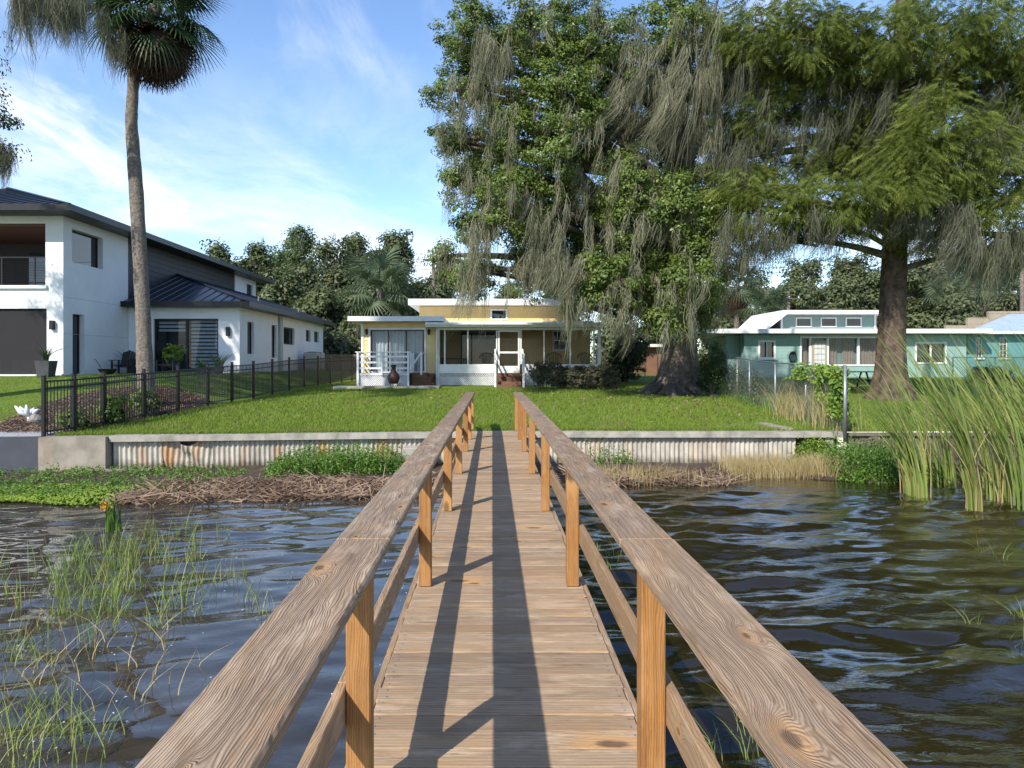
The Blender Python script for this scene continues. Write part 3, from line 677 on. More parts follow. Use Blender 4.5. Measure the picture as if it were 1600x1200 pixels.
def moss_strands(P, ln, bundle, wind, wd=.022, rad=.16, seg=5):
    n = len(P) * bundle; P0 = np.repeat(P, bundle, 0); Off = rng.normal(0, 1, (n, 3)) * np.array([rad, rad, rad * .6])
    L_ = np.repeat(np.broadcast_to(ln, len(P)), bundle) * rng.uniform(.3, 1.1, n)
    Wb = (np.asarray(wind) if np.ndim(wind) == 2 else np.tile(wind, (len(P), 1))) + rng.normal(0, .12, (len(P), 3)); Wd = np.repeat(Wb, bundle, 0) + rng.normal(0, .03, (n, 3))
    ang = rng.random(n) * 6.28; side = np.stack([np.cos(ang), np.sin(ang), np.zeros(n)], 1)
    ph = rng.random(n) * 6.28; V = []
    for i in range(seg + 1):
        t = i / seg
        c = P0 + Off * (.3 + 2.6 * t * (1 - t) ** 1.3) * (1 if rad < .2 else .8) + np.array([0, 0, 1.]) * Off[:, 2:3] * (1 - t) * 1.5 + (np.array([0, 0, -1.]) + Wd * (.45 + .75 * t)) * (L_ * t)[:, None] + side * (np.sin(ph + t * 6) * .045 * L_ * t)[:, None] + np.stack([np.cos(ph * 3 + t * 9), np.sin(ph * 3 + t * 9), 0 * ph], 1) * (.02 + .02 * t)
        wt = wd * (1 - .8 * t) * .5
        V += [c - side * wt, c + side * wt]
    V = np.stack(V, 1); k = 2 * (seg + 1); b_ = (np.arange(n) * k)[:, None]
    F = np.concatenate([b_ + np.array([2 * i, 2 * i + 1, 2 * i + 3, 2 * i + 2]) for i in range(seg)], 0)
    return V.reshape(-1, 3), F
def limb_to(mb, start, c, r0, bend=.25):
    s = np.array(start, float); e = np.array(c, float); mid = (s + e) / 2 + np.array([rng.normal(0, .3), rng.normal(0, .3), bend * np.linalg.norm(e - s) * .5])
    mb.tube(bez(s, mid, e, 8), list(np.linspace(r0, max(.02, r0 * .22), 8)), 7)
    for q in range(4):
        e2 = e + rng.normal(0, .28, 3); mb.tube([tuple(e * .6 + (s * .4)), tuple((e + e2) / 2), tuple(e2)], [r0 * .3, r0 * .2, .012], 5)

def pc(x_, y_, Y_, rpx, ry=None, sq=1., dens=1.):
    r = rpx * Y_ / 1110; return (px(x_, Y_), Y_, pz(y_, Y_), r, ry or r, r * sq, dens)
# --- the broad leaved tree in the middle
T1 = (7.5, 28.7)
t1 = thing('moss_draped_tree', (*T1, float(ground(*T1))), 'huge broad leaved tree draped with grey moss in front of the houses', 'tree')
zs_ = [-.2, .15, .5, 1.1, 2., 3.4, 5.5, 9, 13, 17]
pts = [(T1[0] + .03 * z * math.sin(z * .5), T1[1], T1[1]) if False else (T1[0] + .05 * math.sin(z * .7) * z * .4, T1[1], .35 + z) for z in zs_]
V, F = fluted_trunk(pts, [1.05, .88, .72, .6, .54, .5, .47, .42, .34, .18], [1.0, .9, .75, .6, .45, .3, .2, .12, .05, 0], seed=3); add('trunk', V, F, 'bark', t1, True)
m = MB()
for a_ in np.linspace(0, 6.28, 9)[:-1] + .3:
    r1 = rng.uniform(1.7, 3.); m.tube([(T1[0] + .8 * math.cos(a_), T1[1] + .8 * math.sin(a_), .75), (T1[0] + 1.4 * math.cos(a_ + .1), T1[1] + 1.4 * math.sin(a_ + .1), .45), (T1[0] + r1 * math.cos(a_ + .2), T1[1] + r1 * math.sin(a_ + .2), .28)], [.22, .16, .05], 7)
m.build('surface_roots', 'bark', t1, True)
C1 = [pc(740, 50, 27, 55), pc(712, 140, 27, 46), pc(700, 215, 27.5, 32), pc(850, 45, 26.5, 80), pc(880, 130, 25.8, 70), pc(800, 190, 26.5, 50), pc(945, 55, 26, 62), pc(860, 235, 25.6, 66), pc(800, 320, 26, 62), pc(745, 340, 26.8, 46), pc(905, 190, 25.4, 50),
      pc(1050, 330, 25.2, 78, None, .8), pc(985, 285, 25.4, 52), pc(960, 440, 24.6, 56), pc(1055, 440, 24.4, 70, None, .8), pc(1095, 395, 25, 44), pc(905, 470, 24.8, 30), pc(735, 425, 26.3, 38), pc(1055, 40, 25.6, 60), pc(1010, 110, 25.8, 40), pc(980, 350, 25, 42), pc(1040, 500, 24.8, 40, None, .7), pc(715, 280, 27, 28),
      pc(780, 270, 27.5, 45), pc(830, 400, 27.5, 50, None, .8), pc(1100, 300, 27, 60), pc(900, 330, 28, 60), pc(860, 420, 28.5, 40), pc(960, 200, 29, 70), pc(1060, 190, 29.5, 75), pc(790, 110, 29, 70), pc(1110, 100, 26.8, 66), pc(930, 380, 29, 60), pc(1020, 250, 30, 70), pc(690, 400, 27.5, 22), pc(1100, 480, 27, 40),
      pc(930, 130, 30, 80), pc(840, 320, 30, 70), pc(760, 230, 29.5, 60), pc(1000, 420, 29, 60)]
for z in ():
    for q in range(6): a_ = q * 1.047 + z; C1.append((5 + 4.0 * math.cos(a_) * (22.5 - z) / 5, 27.5 + 3.5 * math.sin(a_), z, 1.9, 1.9, 1.4, .7))
for q in range(12): a_ = rng.random() * 3.1 ; C1.append((6 + rng.uniform(-4, 4), 30.5 + rng.random() * 2.5, rng.uniform(5.5, 9), 1.8, 1.6, 1.5, .5))
P, Nn = clump_points(C1, sub=32, leaves=100, subr=.38)
V, F = leafquads(P, Nn, rng.uniform(.08, .165, len(P)), rng.uniform(.045, .085, len(P))); add('crown', V, F, 'leaf_broad', t1)
m = MB()
for c in C1[:60]:
    h0 = max(2.5, min(14, c[2] - rng.uniform(.5, 3.5))); limb_to(m, (T1[0] + .1, T1[1], h0), c[:3], .12 + .018 * abs(c[0] - T1[0]) + .04 * rng.random())
for e, r0 in (((px(795, 27.5), 27.5, pz(150, 27.5)), .3), ((px(965, 27.5), 27.5, pz(190, 27.5)), .3), ((px(1112, 28), 28, pz(20, 28)), .34), ((px(745, 27), 27, pz(300, 27)), .24)): limb_to(m, (T1[0], T1[1], 4.5), e, r0, .15)
m.build('limbs', 'bark', t1, True)
def moss_zone(lst):
    Ps = []; Ls = []; Ws = []
    for (x0, y0, x1, y1, Y_, n, l0, l1, wx) in lst:
        for i in range(n):
            Yq = Y_ + rng.normal(0, .7); Ps.append((px(rng.uniform(x0, x1), Yq), Yq, pz(rng.uniform(y0, y1), Yq))); Ls.append(rng.uniform(l0, l1)); Ws.append((wx * rng.uniform(.15, 1.0), .0, 0))
    return np.array(Ps), np.array(Ls), np.array(Ws)
Z1 = [(745, 40, 800, 90, 26, 22, 1.2, 2.6, -.18), (700, 120, 760, 170, 26.2, 14, .8, 1.7, -.2), (800, 0, 870, 60, 26.6, 16, 1., 2.4, -.12), (980, 30, 1080, 130, 24.8, 34, 1.2, 2.5, -.55), (1030, 110, 1075, 170, 24.6, 26, 1.2, 2.9, -.85), (960, 110, 1010, 180, 25, 14, .8, 1.8, -.6), (1085, 0, 1130, 130, 25.2, 26, 1.5, 3.2, -.25),
      (730, 300, 775, 420, 25.8, 26, 1.0, 2.6, -.12), (830, 300, 930, 420, 25.0, 30, .9, 2.2, -.3), (720, 400, 750, 450, 25.2, 16, 1.2, 2.4, -.22), (790, 380, 870, 430, 25.2, 16, .6, 1.3, -.2), (870, 400, 915, 440, 24.4, 12, 1.2, 2.4, -.55), (950, 470, 1000, 510, 24.2, 14, .8, 1.7, -.5), (1040, 430, 1085, 500, 25.6, 26, .9, 2.0, -.15), (900, 230, 990, 320, 25.2, 20, .8, 2.0, -.55),
      (800, 230, 850, 330, 26, 14, .8, 1.8, -.3), (1080, 180, 1130, 330, 25.8, 26, 1., 2.6, -.3), (765, 180, 800, 260, 26, 12, .8, 1.7, -.15), (870, 440, 900, 480, 25, 10, 1., 1.9, -.1), (940, 330, 1000, 400, 25, 10, .6, 1.5, -.3)]
P, Ls, Ws = moss_zone(Z1)
Pe = np.array([c[:3] for c in C1 for q in range(9)]); Pe = Pe + rng.normal(0, .42, Pe.shape) * np.repeat(np.array([c[3:6] for c in C1]), 9, 0) + np.array([.25, -.7, -.2]); ne = len(Pe)
P = np.concatenate([P, Pe]); Ls = np.concatenate([Ls * rng.uniform(.6, 1.1, len(Ls)), rng.uniform(.4, 1.3, ne)]); Ws = np.concatenate([Ws, np.stack([rng.uniform(-.25, 0, ne), 0 * Pe[:, 0], 0 * Pe[:, 0]], 1)])
V, F = moss_strands(P, Ls, 26, Ws, .021, .13); tag(add('spanish_moss', V, F, 'moss', t1), kind='stuff')
# --- bald cypress on the right
T2 = (14.3, 25.6)
t2 = thing('bald_cypress', (*T2, .3), 'tall cypress with straight brown trunk and feathery yellow green foliage', 'tree')
pts = [(T2[0] + .035 * z, T2[1], .25 + z) for z in zs_]
V, F = fluted_trunk(pts, [.74, .62, .53, .47, .43, .41, .39, .35, .28, .18], [1.0, .8, .55, .35, .22, .16, .12, .08, .05, 0], lobes=6, seed=8); add('trunk', V, F, 'cypress_bark', t2, True)
C2 = [pc(1465, 190, 23, 62), pc(1420, 250, 23, 62), pc(1520, 235, 23, 60), pc(1390, 300, 22.6, 60, None, .7), pc(1300, 310, 23, 62, None, .6), pc(1230, 315, 23.5, 50, None, .7), pc(1170, 330, 24, 48, None, .9), pc(1150, 295, 24, 34), pc(1180, 50, 24.5, 55), pc(1255, 40, 24, 62), pc(1330, 60, 24, 48), pc(1390, 60, 23.6, 56), pc(1480, 35, 23.4, 75), pc(1570, 50, 23.4, 75),
      pc(1590, 315, 23, 42, None, .7), pc(1590, 200, 24, 55), pc(1420, 130, 25.5, 60), pc(1335, 215, 26.5, 50, None, .7), pc(1240, 120, 26.5, 55, None, .7), pc(1560, 130, 25.5, 66), pc(1500, 330, 24, 52, None, .8), pc(1570, 385, 24, 45, None, .7), pc(1160, 180, 26.5, 45), pc(1170, 240, 27, 42), pc(1440, 365, 24.5, 42, None, .6), pc(1340, 140, 26.5, 48), pc(1500, 110, 24.5, 60), pc(1345, 335, 23.6, 48, None, .6), pc(1195, 370, 24.5, 34, None, .7), pc(1210, 180, 25.5, 48), pc(1270, 190, 26, 46, None, .7), pc(1330, 250, 25.5, 50, None, .7), pc(1230, 260, 26, 46, None, .7), pc(1150, 110, 26, 46), pc(1290, 130, 25.5, 50), pc(1180, 290, 25.5, 40), pc(1360, 190, 25.5, 46), pc(1130, 240, 27.5, 44), pc(1450, 300, 25, 55), pc(1250, 355, 24.5, 40, None, .5), pc(1310, 350, 24.3, 40, None, .5),
      pc(1660, 100, 24, 80), pc(1680, 260, 24, 70), pc(1650, 370, 25, 55), pc(1290, 255, 27, 46, None, .6), pc(1480, 270, 27, 70), pc(1400, 190, 28, 60), pc(1550, 300, 28, 60), pc(1280, 80, 25.2, 60), pc(1200, 100, 25.8, 50), pc(1370, 270, 27.5, 50, None, .6), pc(1620, 180, 28, 80)]
for z in ():
    for q in range(6): a_ = q * 1.047 + z; C2.append((14.5 + 3.6 * math.cos(a_) * (22 - z) / 5, 25.5 + 3.2 * math.sin(a_), z, 1.7, 1.7, 1.1, .6))
P, Nn = clump_points(C2, sub=36, leaves=22, subr=.42)
D = Nn * np.array([.8, .8, .3]) + np.array([-.35, -.15, -.6]); V, F = sprays(P, D, rng.uniform(.20, .40, len(P)), 5); add('crown', V, F, 'leaf_cypress', t2)
m = MB()
for c in C2:
    h0 = max(4.8, min(15, c[2] - rng.uniform(-.4, 1.0))); limb_to(m, (T2[0] + .035 * h0, T2[1], h0), c[:3], .09 + .014 * abs(c[0] - T2[0]), .1)
m.build('limbs', 'bark', t2, True)
Z2 = [(1140, 60, 1200, 170, 25, 26, 1., 2.2, -.35), (1200, 130, 1300, 210, 25.5, 34, .9, 2., -.6), (1380, 130, 1480, 200, 24, 26, .8, 1.8, -.6), (1290, 110, 1380, 190, 25, 24, .8, 1.9, -.55), (1120, 330, 1200, 400, 24, 34, .8, 1.6, -.25), (1190, 350, 1330, 375, 24, 26, .6, 1.4, -.5), (1440, 300, 1520, 370, 23.4, 30, 1., 2.0, -.75), (1500, 350, 1600, 410, 23.6, 44, 1., 2.0, -.5), (1380, 310, 1440, 340, 23, 14, .8, 1.7, -.8), (1520, 130, 1600, 240, 24, 22, .8, 1.8, -.5), (1130, 200, 1180, 300, 25, 22, .8, 1.8, -.4), (1260, 330, 1350, 355, 23.4, 10, .6, 1.3, -.4), (1600, 300, 1700, 400, 24, 20, 1, 2, -.5)]
P, Ls, Ws = moss_zone(Z2); V, F = moss_strands(P, Ls, 32, Ws, .016, .17); tag(add('spanish_moss', V, F, 'moss_dark', t2), kind='stuff')
# --- oak out of frame on the left, branches and moss hang into view
T3 = (-18.5, 18.2)
t3 = thing('live_oak', (*T3, .3), 'dark mossy oak reaching into the upper left corner from outside', 'tree')
V, F = fluted_trunk([(T3[0] + .06 * z, T3[1], .1 + z) for z in (0, .5, 1.5, 3.5, 6, 9, 12)], [.75, .62, .52, .45, .38, .3, .15], [.8, .5, .25, .12, .06, 0, 0]); add('trunk', V, F, 'bark', t3, True)
C3 = [pc(-12, 190, 19, 34), pc(-5, 225, 19, 26), pc(-45, 150, 19, 50), pc(-90, 60, 19, 70), pc(-150, 200, 19, 70)] + [(T3[0] + rng.uniform(-4, 3.2), T3[1] + rng.uniform(-2.5, 3), rng.uniform(9.5, 14.5), 1.5, 1.5, 1.1, .8) for i in range(16)] + [pc(90, -70, 18, 50, None, .6), pc(40, -60, 18, 40, None, .6), pc(130, -60, 18.5, 34, None, .6)]
P, Nn = clump_points(C3, sub=22, leaves=60, subr=.36); V, F = leafquads(P, Nn, rng.uniform(.09, .16, len(P)), .06); add('crown', V, F, 'leaf_oak', t3)
m = MB()
for c in C3: limb_to(m, (T3[0] + .3, T3[1], max(4, c[2] - 3)), c[:3], .12)
m.build('limbs', 'bark', t3, True)
P, Ls, Ws = moss_zone([(25, -30, 42, 5, 18, 14, 1., 1.8, -.02), (50, -30, 62, 0, 18, 10, .6, 1.3, 0), (66, -25, 132, 10, 18, 60, .7, 1.4, .0), (0, 235, 18, 255, 19, 8, .4, .95, .0), (-10, 220, 8, 240, 19, 6, .4, .8, 0)]); V, F = moss_strands(P, Ls, 36, Ws, .016, .1); tag(add('spanish_moss', V, F, 'moss_dark', t3), kind='stuff')

# --- sabal palms
def fan_mesh(name, mat, nl=38, ln=.95, droop=.35, pet=.9, wd=.034):
    V = []; F = []
    def strip(pts, ws):
        o = len(V)
        for (p, s), w_ in zip(pts, ws): V.append(tuple(np.array(p) - np.array(s) * w_)); V.append(tuple(np.array(p) + np.array(s) * w_))
        for i in range(len(pts) - 1): F.append((o + 2 * i, o + 2 * i + 1, o + 2 * i + 3, o + 2 * i + 2))
    strip([((pet * t, 0, -.12 * t * t), (0, 1, 0)) for t in np.linspace(0, 1, 4)], [.025, .02, .016, .014])
    for k in range(nl):
        a = (k / (nl - 1) - .5) * R(300); l_ = ln * (1 - .25 * abs(a) / R(150)) * random.uniform(.9, 1.05)
        base = np.array([pet + .1 * math.cos(a) * .4, 0, -.12]); d = np.array([math.cos(a), math.sin(a), 0.]); s = np.array([-math.sin(a), math.cos(a), .35])
        pts = [(base + d * l_ * t + np.array([0, 0, .10 * math.sin(t * 3) * abs(math.sin(a)) - droop * l_ * t ** 2.2]), s) for t in (0, .35, .65, .85, 1)]
        strip(pts, [.008, wd * .6, wd * .5, wd * .3, .003])
    me = np_mesh(name, np.array(V), F, mat); return me
FG = [fan_mesh('fan', 'frond_green', droop=d_) for d_ in (.25, .4, .6)]; FD = [fan_mesh('fan', 'frond_dead', droop=d_, pet=.6) for d_ in (.55, .8)]; FF = [fan_mesh('fan', 'frond_far', nl=26, wd=.05, droop=d_) for d_ in (.35, .6)]
def palm(path, rad, label, ng, nd, sc_, meshes=FG, trunkmat='palm_bark', group=None, seed=1, name='cabbage_palm'):
    rr_ = random.Random(seed); root = thing(name, path[0], label, 'palm', group)
    P_ = []
    for a, b in zip(path, path[1:]):
        for t in np.linspace(0, 1, 8, endpoint=False): P_.append(tuple(np.array(a) * (1 - t) + np.array(b) * t))
    P_.append(path[-1]); rad_ = np.interp(np.linspace(0, 1, len(P_)), np.linspace(0, 1, len(rad)), rad) * (1 + .035 * np.sin(np.arange(len(P_)) * 2.1))
    m = MB(); m.tube(P_, list(rad_), 14); m.build('trunk', trunkmat, root, True)
    top = Vector(path[-1])
    for k in range(ng):
        az = k * 2.4 + rr_.uniform(-.2, .2); el = R(75 - 115 * (k / max(1, ng - 1))) + rr_.uniform(-.12, .12)
        inst('frond', meshes[k % len(meshes)], top + Vector((0, 0, .25 - .5 * k / ng)) * sc_, root, (rr_.uniform(-.5, .5), -el, az), (sc_,) * 3)
    for k in range(nd):
        az = k * 2.4 + 1 + rr_.uniform(-.3, .3); el = R(-35 - 45 * (k / max(1, nd - 1)))
        inst('dead_frond', FD[k % 2], top + Vector((0, 0, -.45)) * sc_, root, (rr_.uniform(-.6, .6), -el, az), (sc_ * .95,) * 3)
    return root
pr = [(px(228, 22), 22, .55), (px(223, 22), 22, pz(480, 22)), (px(213, 22), 22, pz(300, 22)), (px(205, 22), 22, pz(190, 22)), (px(209, 22), 22, pz(115, 22)), (px(244, 22), 22, pz(8, 22))]
PALM = palm(pr, [.27, .225, .215, .21, .185, .165, .18, .2], 'tall palm with slightly leaning grey trunk beside the white house', 46, 48, 1.26, seed=5)
P, Ls, Ws = moss_zone([(165, 40, 200, 70, 21.3, 14, .7, 1.5, -.02), (150, 0, 180, 30, 21.5, 6, .5, 1.2, 0)]); V, F = moss_strands(P, Ls, 30, Ws, .016, .12); tag(add('spanish_moss', V, F, 'moss_dark', PALM), kind='stuff')
for i, (x_, y_, Y_, gy, s_, lb) in enumerate([(592, 455, 56, 1.0, 2.0, 'pale green palm rising behind the gap left of the yellow house'), (1150, 445, 58, 1., 1.35, 'slender palm with dry skirt behind the teal house roof at left'), (1478, 475, 62, 1., 1.5, 'small palm in the far row left of the pale blue roof'), (1520, 445, 66, 1., 1.9, 'tallest palm of the far row above the tan block wall'), (1445, 480, 64, 1., 1.3, 'palm of the far row just right of the cypress trunk'), (1575, 460, 68, 1., 1.7, 'rightmost far palm near the street lamp'), (1200, 490, 56, 1., 1.5, 'low bushy palm above the left end of the teal house')]):
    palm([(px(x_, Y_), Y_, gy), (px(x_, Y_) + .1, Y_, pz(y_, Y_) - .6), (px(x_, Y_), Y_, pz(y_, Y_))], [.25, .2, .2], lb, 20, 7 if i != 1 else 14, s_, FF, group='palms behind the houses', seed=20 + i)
# --- background trees
def bg_tree(x_, top, Y_, rpx, label, mat='leaf_oak_far', seed=0, dens=1., low=None, moss=0, name='oak_tree', group='trees behind the houses', leaf=.42):
    X_ = px(x_, Y_); g0 = 1.0; zt = pz(top, Y_); r = rpx * Y_ / 1110
    root = thing(name, (X_, Y_, g0), label, 'tree', group); h = zt - g0
    m = MB(); m.tube([(X_, Y_, g0 - .2), (X_ + .2, Y_, g0 + h * .35), (X_, Y_, g0 + h * .8)], [.4, .3, .08], 8)
    cl = []; nz = max(3, int(h / (r * .75)))
    z0 = low if low is not None else g0 + h * .12
    for i in range(nz):
        f = i / (nz - 1); zc_ = z0 + (zt - r * .55 - z0) * f; rad = r * (1 - .45 * f ** 2)
        for q in range(6 if f < .95 else 3):
            a_ = rng.random() * 6.28; qq = rad * rng.uniform(.35, .75); cl.append((X_ + qq * math.cos(a_), Y_ + qq * math.sin(a_), zc_ + rng.normal(0, r * .15), rad * .55, rad * .55, r * .42, 1.))
    for c in cl: m.tube(bez((X_, Y_, max(g0 + .5, c[2] - r * .8)), ((X_ + c[0]) / 2, (Y_ + c[1]) / 2, c[2]), c[:3], 5), [.16, .13, .1, .07, .03], 5)
    m.build('trunk', 'bark', root, True)
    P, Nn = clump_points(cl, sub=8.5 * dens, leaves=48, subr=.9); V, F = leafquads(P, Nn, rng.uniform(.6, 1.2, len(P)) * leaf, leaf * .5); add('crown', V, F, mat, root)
    if moss:
        Pm = np.array([cl[i % len(cl)][:3] for i in range(moss)]) + rng.normal(0, r * .3, (moss, 3)); Pm[:, 1] -= r * .3
        V, F = moss_strands(Pm, rng.uniform(1.2, 3, moss), 16, (-.05, 0, 0), .05, .3, 3); tag(add('spanish_moss', V, F, 'moss_dark', root), kind='stuff')
BT = [(355, 378, 64, 38, 'dark oak whose top shows over the sloping black eave', 0), (398, 382, 66, 26, 'small dark oak crown at the lower end of the black eave', 0), (462, 345, 84, 52, 'tallest pale green tree of the far left row', 1), (525, 372, 76, 46, 'rounded far oak just right of the pale tallest tree', 0), (560, 368, 80, 40, 'far oak with airy crown in the middle of the left row', 0), (618, 362, 74, 38, 'narrow topped far oak above the pale palm', 0), (690, 398, 78, 44, 'far oak around the leftmost utility pole', 0), (440, 425, 62, 46, 'lower oak behind the end of the white house roof', 0), (500, 440, 58, 44, 'bushy oak behind the low black roof', 0), (548, 455, 60, 40, 'bushy oak left of the pale palm', 0), (645, 430, 60, 40, 'bushy oak right of the pale palm behind yellow roof', 0), (520, 520, 50, 32, 'grey green shrubby tree at the end of the black fence', 0), (548, 500, 52, 30, 'mossy shrubby tree beside the yellow house corner', 0),
      (1125, 470, 66, 40, 'far oak left of the teal house', 0), (1195, 440, 76, 46, 'rounded far oak above the left part of the teal house', 0), (1265, 415, 80, 50, 'tall far oak seen under the cypress branches', 0), (1340, 400, 78, 52, 'far oak just left of the cypress trunk', 0), (1300, 455, 64, 46, 'dense green oak above the clerestory roof', 0), (1235, 468, 62, 36, 'dense oak beside the street lamp pole', 0), (1460, 400, 78, 52, 'far oak right of the cypress trunk', 0), (1530, 395, 80, 50, 'far oak above the tan block wall', 0), (1600, 405, 76, 54, 'far oak at the right edge of the picture', 0), (1420, 440, 64, 40, 'low far oak behind the cypress trunk', 0), (1500, 470, 58, 36, 'low bushy oak left of the pale blue roof', 0), (1570, 470, 60, 40, 'low bushy oak behind the pale blue roof', 0), (800, 440, 88, 40, 'far tree behind the yellow clerestory roof', 0), (870, 430, 86, 44, 'far tree above the right part of the yellow roof', 0), (960, 470, 70, 44, 'far tree hidden behind the big mossy tree', 0), (1040, 460, 74, 46, 'far tree right behind the big mossy trunk', 0)]
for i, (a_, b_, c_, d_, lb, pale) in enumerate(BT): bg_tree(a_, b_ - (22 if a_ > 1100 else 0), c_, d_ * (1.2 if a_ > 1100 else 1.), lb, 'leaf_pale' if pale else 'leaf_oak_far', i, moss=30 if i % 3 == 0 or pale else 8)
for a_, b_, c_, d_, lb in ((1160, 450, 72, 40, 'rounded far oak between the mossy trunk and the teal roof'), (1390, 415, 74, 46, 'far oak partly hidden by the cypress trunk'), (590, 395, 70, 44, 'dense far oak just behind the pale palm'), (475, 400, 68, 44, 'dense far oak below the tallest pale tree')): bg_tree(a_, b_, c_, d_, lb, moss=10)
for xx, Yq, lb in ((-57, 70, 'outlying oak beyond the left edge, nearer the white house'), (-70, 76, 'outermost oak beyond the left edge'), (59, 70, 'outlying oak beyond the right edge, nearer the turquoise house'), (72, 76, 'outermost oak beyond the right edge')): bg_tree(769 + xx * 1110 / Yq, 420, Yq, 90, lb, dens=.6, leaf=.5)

# shrubs
def shrub(name, label, cx, cy, cz, rx, ry, rz, mat, n=1.0, cat='shrub', leaf=.09, sub=30):
    root = thing(name, (cx, cy, float(ground(cx, cy))), label, cat)
    cl = [(cx + rng.uniform(-.5, .5) * rx, cy + rng.uniform(-.5, .5) * ry, cz + rng.uniform(-.35, .35) * rz, rx * .6, ry * .6, rz * .6, n) for i in range(7)]
    P, Nn = clump_points(cl, sub=sub, leaves=46, subr=.2); P[:, 2] = np.maximum(P[:, 2], ground(P[:, 0], P[:, 1]) + .02); V, F = leafquads(P, Nn, rng.uniform(.6, 1.2, len(P)) * leaf, leaf * .5); add('foliage', V, F, mat, root)
    m = MB()
    for c in cl: m.tube([(cx, cy, float(ground(cx, cy)) - .1), ((cx + c[0]) / 2, (cy + c[1]) / 2, cz - rz * .4), c[:3]], [.05, .035, .015], 5)
    m.build('stems', 'bark', root, True); return root
shrub('dark_shrub', 'large dark green shrub at the right corner of the yellow house', px(978, 36), 36, 1.9, 1.1, 1.1, 1.7, 'leaf_oak', 1.4, leaf=.14)
shrub('fence_shrub', 'dense upright shrub at the far end of the chain link fence', px(1112, 27), 27, 1.45, .6, .6, 1.35, 'leaf_oak', 2.2, leaf=.08)
shrub('brown_shrub', 'low yellowish shrub in front of the turquoise house', px(1548, 34), 34, 1.1, 1.2, .7, .6, 'hedge', 1.5, leaf=.12)
for i, (a_, b_, s_) in enumerate([(-9.95, 18.4, .5), (-9.9, 20.2, .45), (-10.3, 17.4, .35)]): shrub('bed_shrub', ['leafy green shrub in the mulch bed behind the third fence panel', 'smaller shrub in the mulch bed close to the palm', 'low plant in the mulch bed by the fence corner'][i], a_, b_, float(ground(a_, b_)) + s_ * .8, s_ * .7, s_ * .7, s_, 'leaf_broad', 1., leaf=.13, sub=24)
hd = thing('clipped_hedge', (3.4, 30.5, .5), 'low brownish clipped hedge in front of the screened porch', 'hedge')
cl = [(1.95 + .29 * i, 30.5 + .1 * math.sin(i * 2), 1.02 + .06 * math.sin(i * 1.7) + (.12 if i < 4 else 0), .36, .42, .5, 1.) for i in range(12)]
P, Nn = clump_points(cl, sub=190, leaves=46, subr=.14); P[:, 2] = np.maximum(P[:, 2], .55); V, F = leafquads(P, Nn, rng.uniform(.07, .12, len(P)), .05); add('foliage', V, F, 'hedge', hd)
m = MB()
for c in cl:
    for q in range(3): m.tube([(c[0] + rng.normal(0, .1), c[1], .45), (c[0] + rng.normal(0, .2), c[1], 1.2)], [.02, .01], 5)
m.build('stems', 'bark', hd)

# ------------------------------------------------------------------ black picket fence
fn = thing('black_picket_fence', (-10.1, 16, 0), 'black metal picket fence between the lawn and the white house lot', 'fence')
fy = [16., 16.95, 18., 19.65, 21.3, 23., 24.6, 26.2, 27.8, 29.4, 31., 32.6, 34.2, 35.8, 37.4, 39.]
def fz(y): return float(ground(fence_x(y) + .1, y))
for i, y in enumerate(fy):
    x = float(fence_x(y)); inst('fence_post', bev_mesh(.075, .075, 1.42, .004, 'dark_metal'), (x, y, fz(y) - .05), fn); inst('post_cap', bev_mesh(.09, .09, .025, .005, 'dark_metal'), (x, y, fz(y) + 1.372), fn)
me_p = bev_mesh(.019, .019, 1.22, 0, 'dark_metal')
for y0, y1 in zip(fy, fy[1:]):
    for h in (.12, 1.10, 1.26):
        a_, b_ = (float(fence_x(y0)), y0, fz(y0) + h), (float(fence_x(y1)), y1, fz(y1) + h)
        MB().tube([a_, b_], .02, 4).build('fence_rail', 'dark_metal', fn)
    n = int((y1 - y0) / .102)
    for k in range(1, n): y = y0 + (y1 - y0) * k / n; inst('picket', me_p, (float(fence_x(y)), y, fz(y) + .06), fn)

# ------------------------------------------------------------------ white modern house
HW = thing('white_modern_house', (-18, 30, 1.1), 'white two storey stucco house with black metal roofs on the left', 'house')
GX = -16.3; GB = 1.0
# front facade of the tall block (Y=27), openings for balcony and screened room
wall_x('front_wall', -29, GX, GB, 7.25, 27, .3, [(-28, px(73, 27), 1.2, pz(482, 27)), (-28, px(71, 27), pz(446, 27), pz(347, 27))], 'stucco', HW)
wall_y('side_wall', 27.301, 31.8, GB, 7.25, GX, .3, [(27.55, 29.75, 5.55, 6.85), (27.6, 28.4, 1.2, 3.55)], 'stucco', HW)
box('floor_slab', -28.9, GX - .31, 27.31, 31.5, 4.2, 4.5, 'stucco', HW); box('balcony_ledge', -28.3, px(74, 27), 26.9, 26.995, pz(451, 27), pz(446, 27), 'white_paint', HW)
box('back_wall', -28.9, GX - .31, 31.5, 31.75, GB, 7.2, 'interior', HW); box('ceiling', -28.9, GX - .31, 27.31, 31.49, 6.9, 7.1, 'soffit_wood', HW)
scn = box('lanai_screen', -28, px(73, 27), 27.1, 27.11, 1.2, pz(482, 27), 'lanai_screen', HW)
box('screen_frame', px(73, 27) - .06, px(73, 27) - .003, 27.05, 27.16, 1.2, pz(482, 27) - .003, 'dark_metal', HW)
for xx in (-20.5, -23, -25.5): box('screen_post', xx, xx + .06, 27.05, 27.16, 1.2, pz(482, 27) - .003, 'dark_metal', HW)
box('sofa', -19.6, -17.6, 29, 30, 1.2, 1.75, 'grey_panel', HW); box('lanai_floor', -28.9, GX - .31, 27.31, 31.49, 1.0, 1.2, 'concrete', HW)
rl = box('balcony_rail', -28, px(71, 27), 27.12, 27.17, pz(402, 27), pz(402, 27) + .04, 'dark_metal', HW)
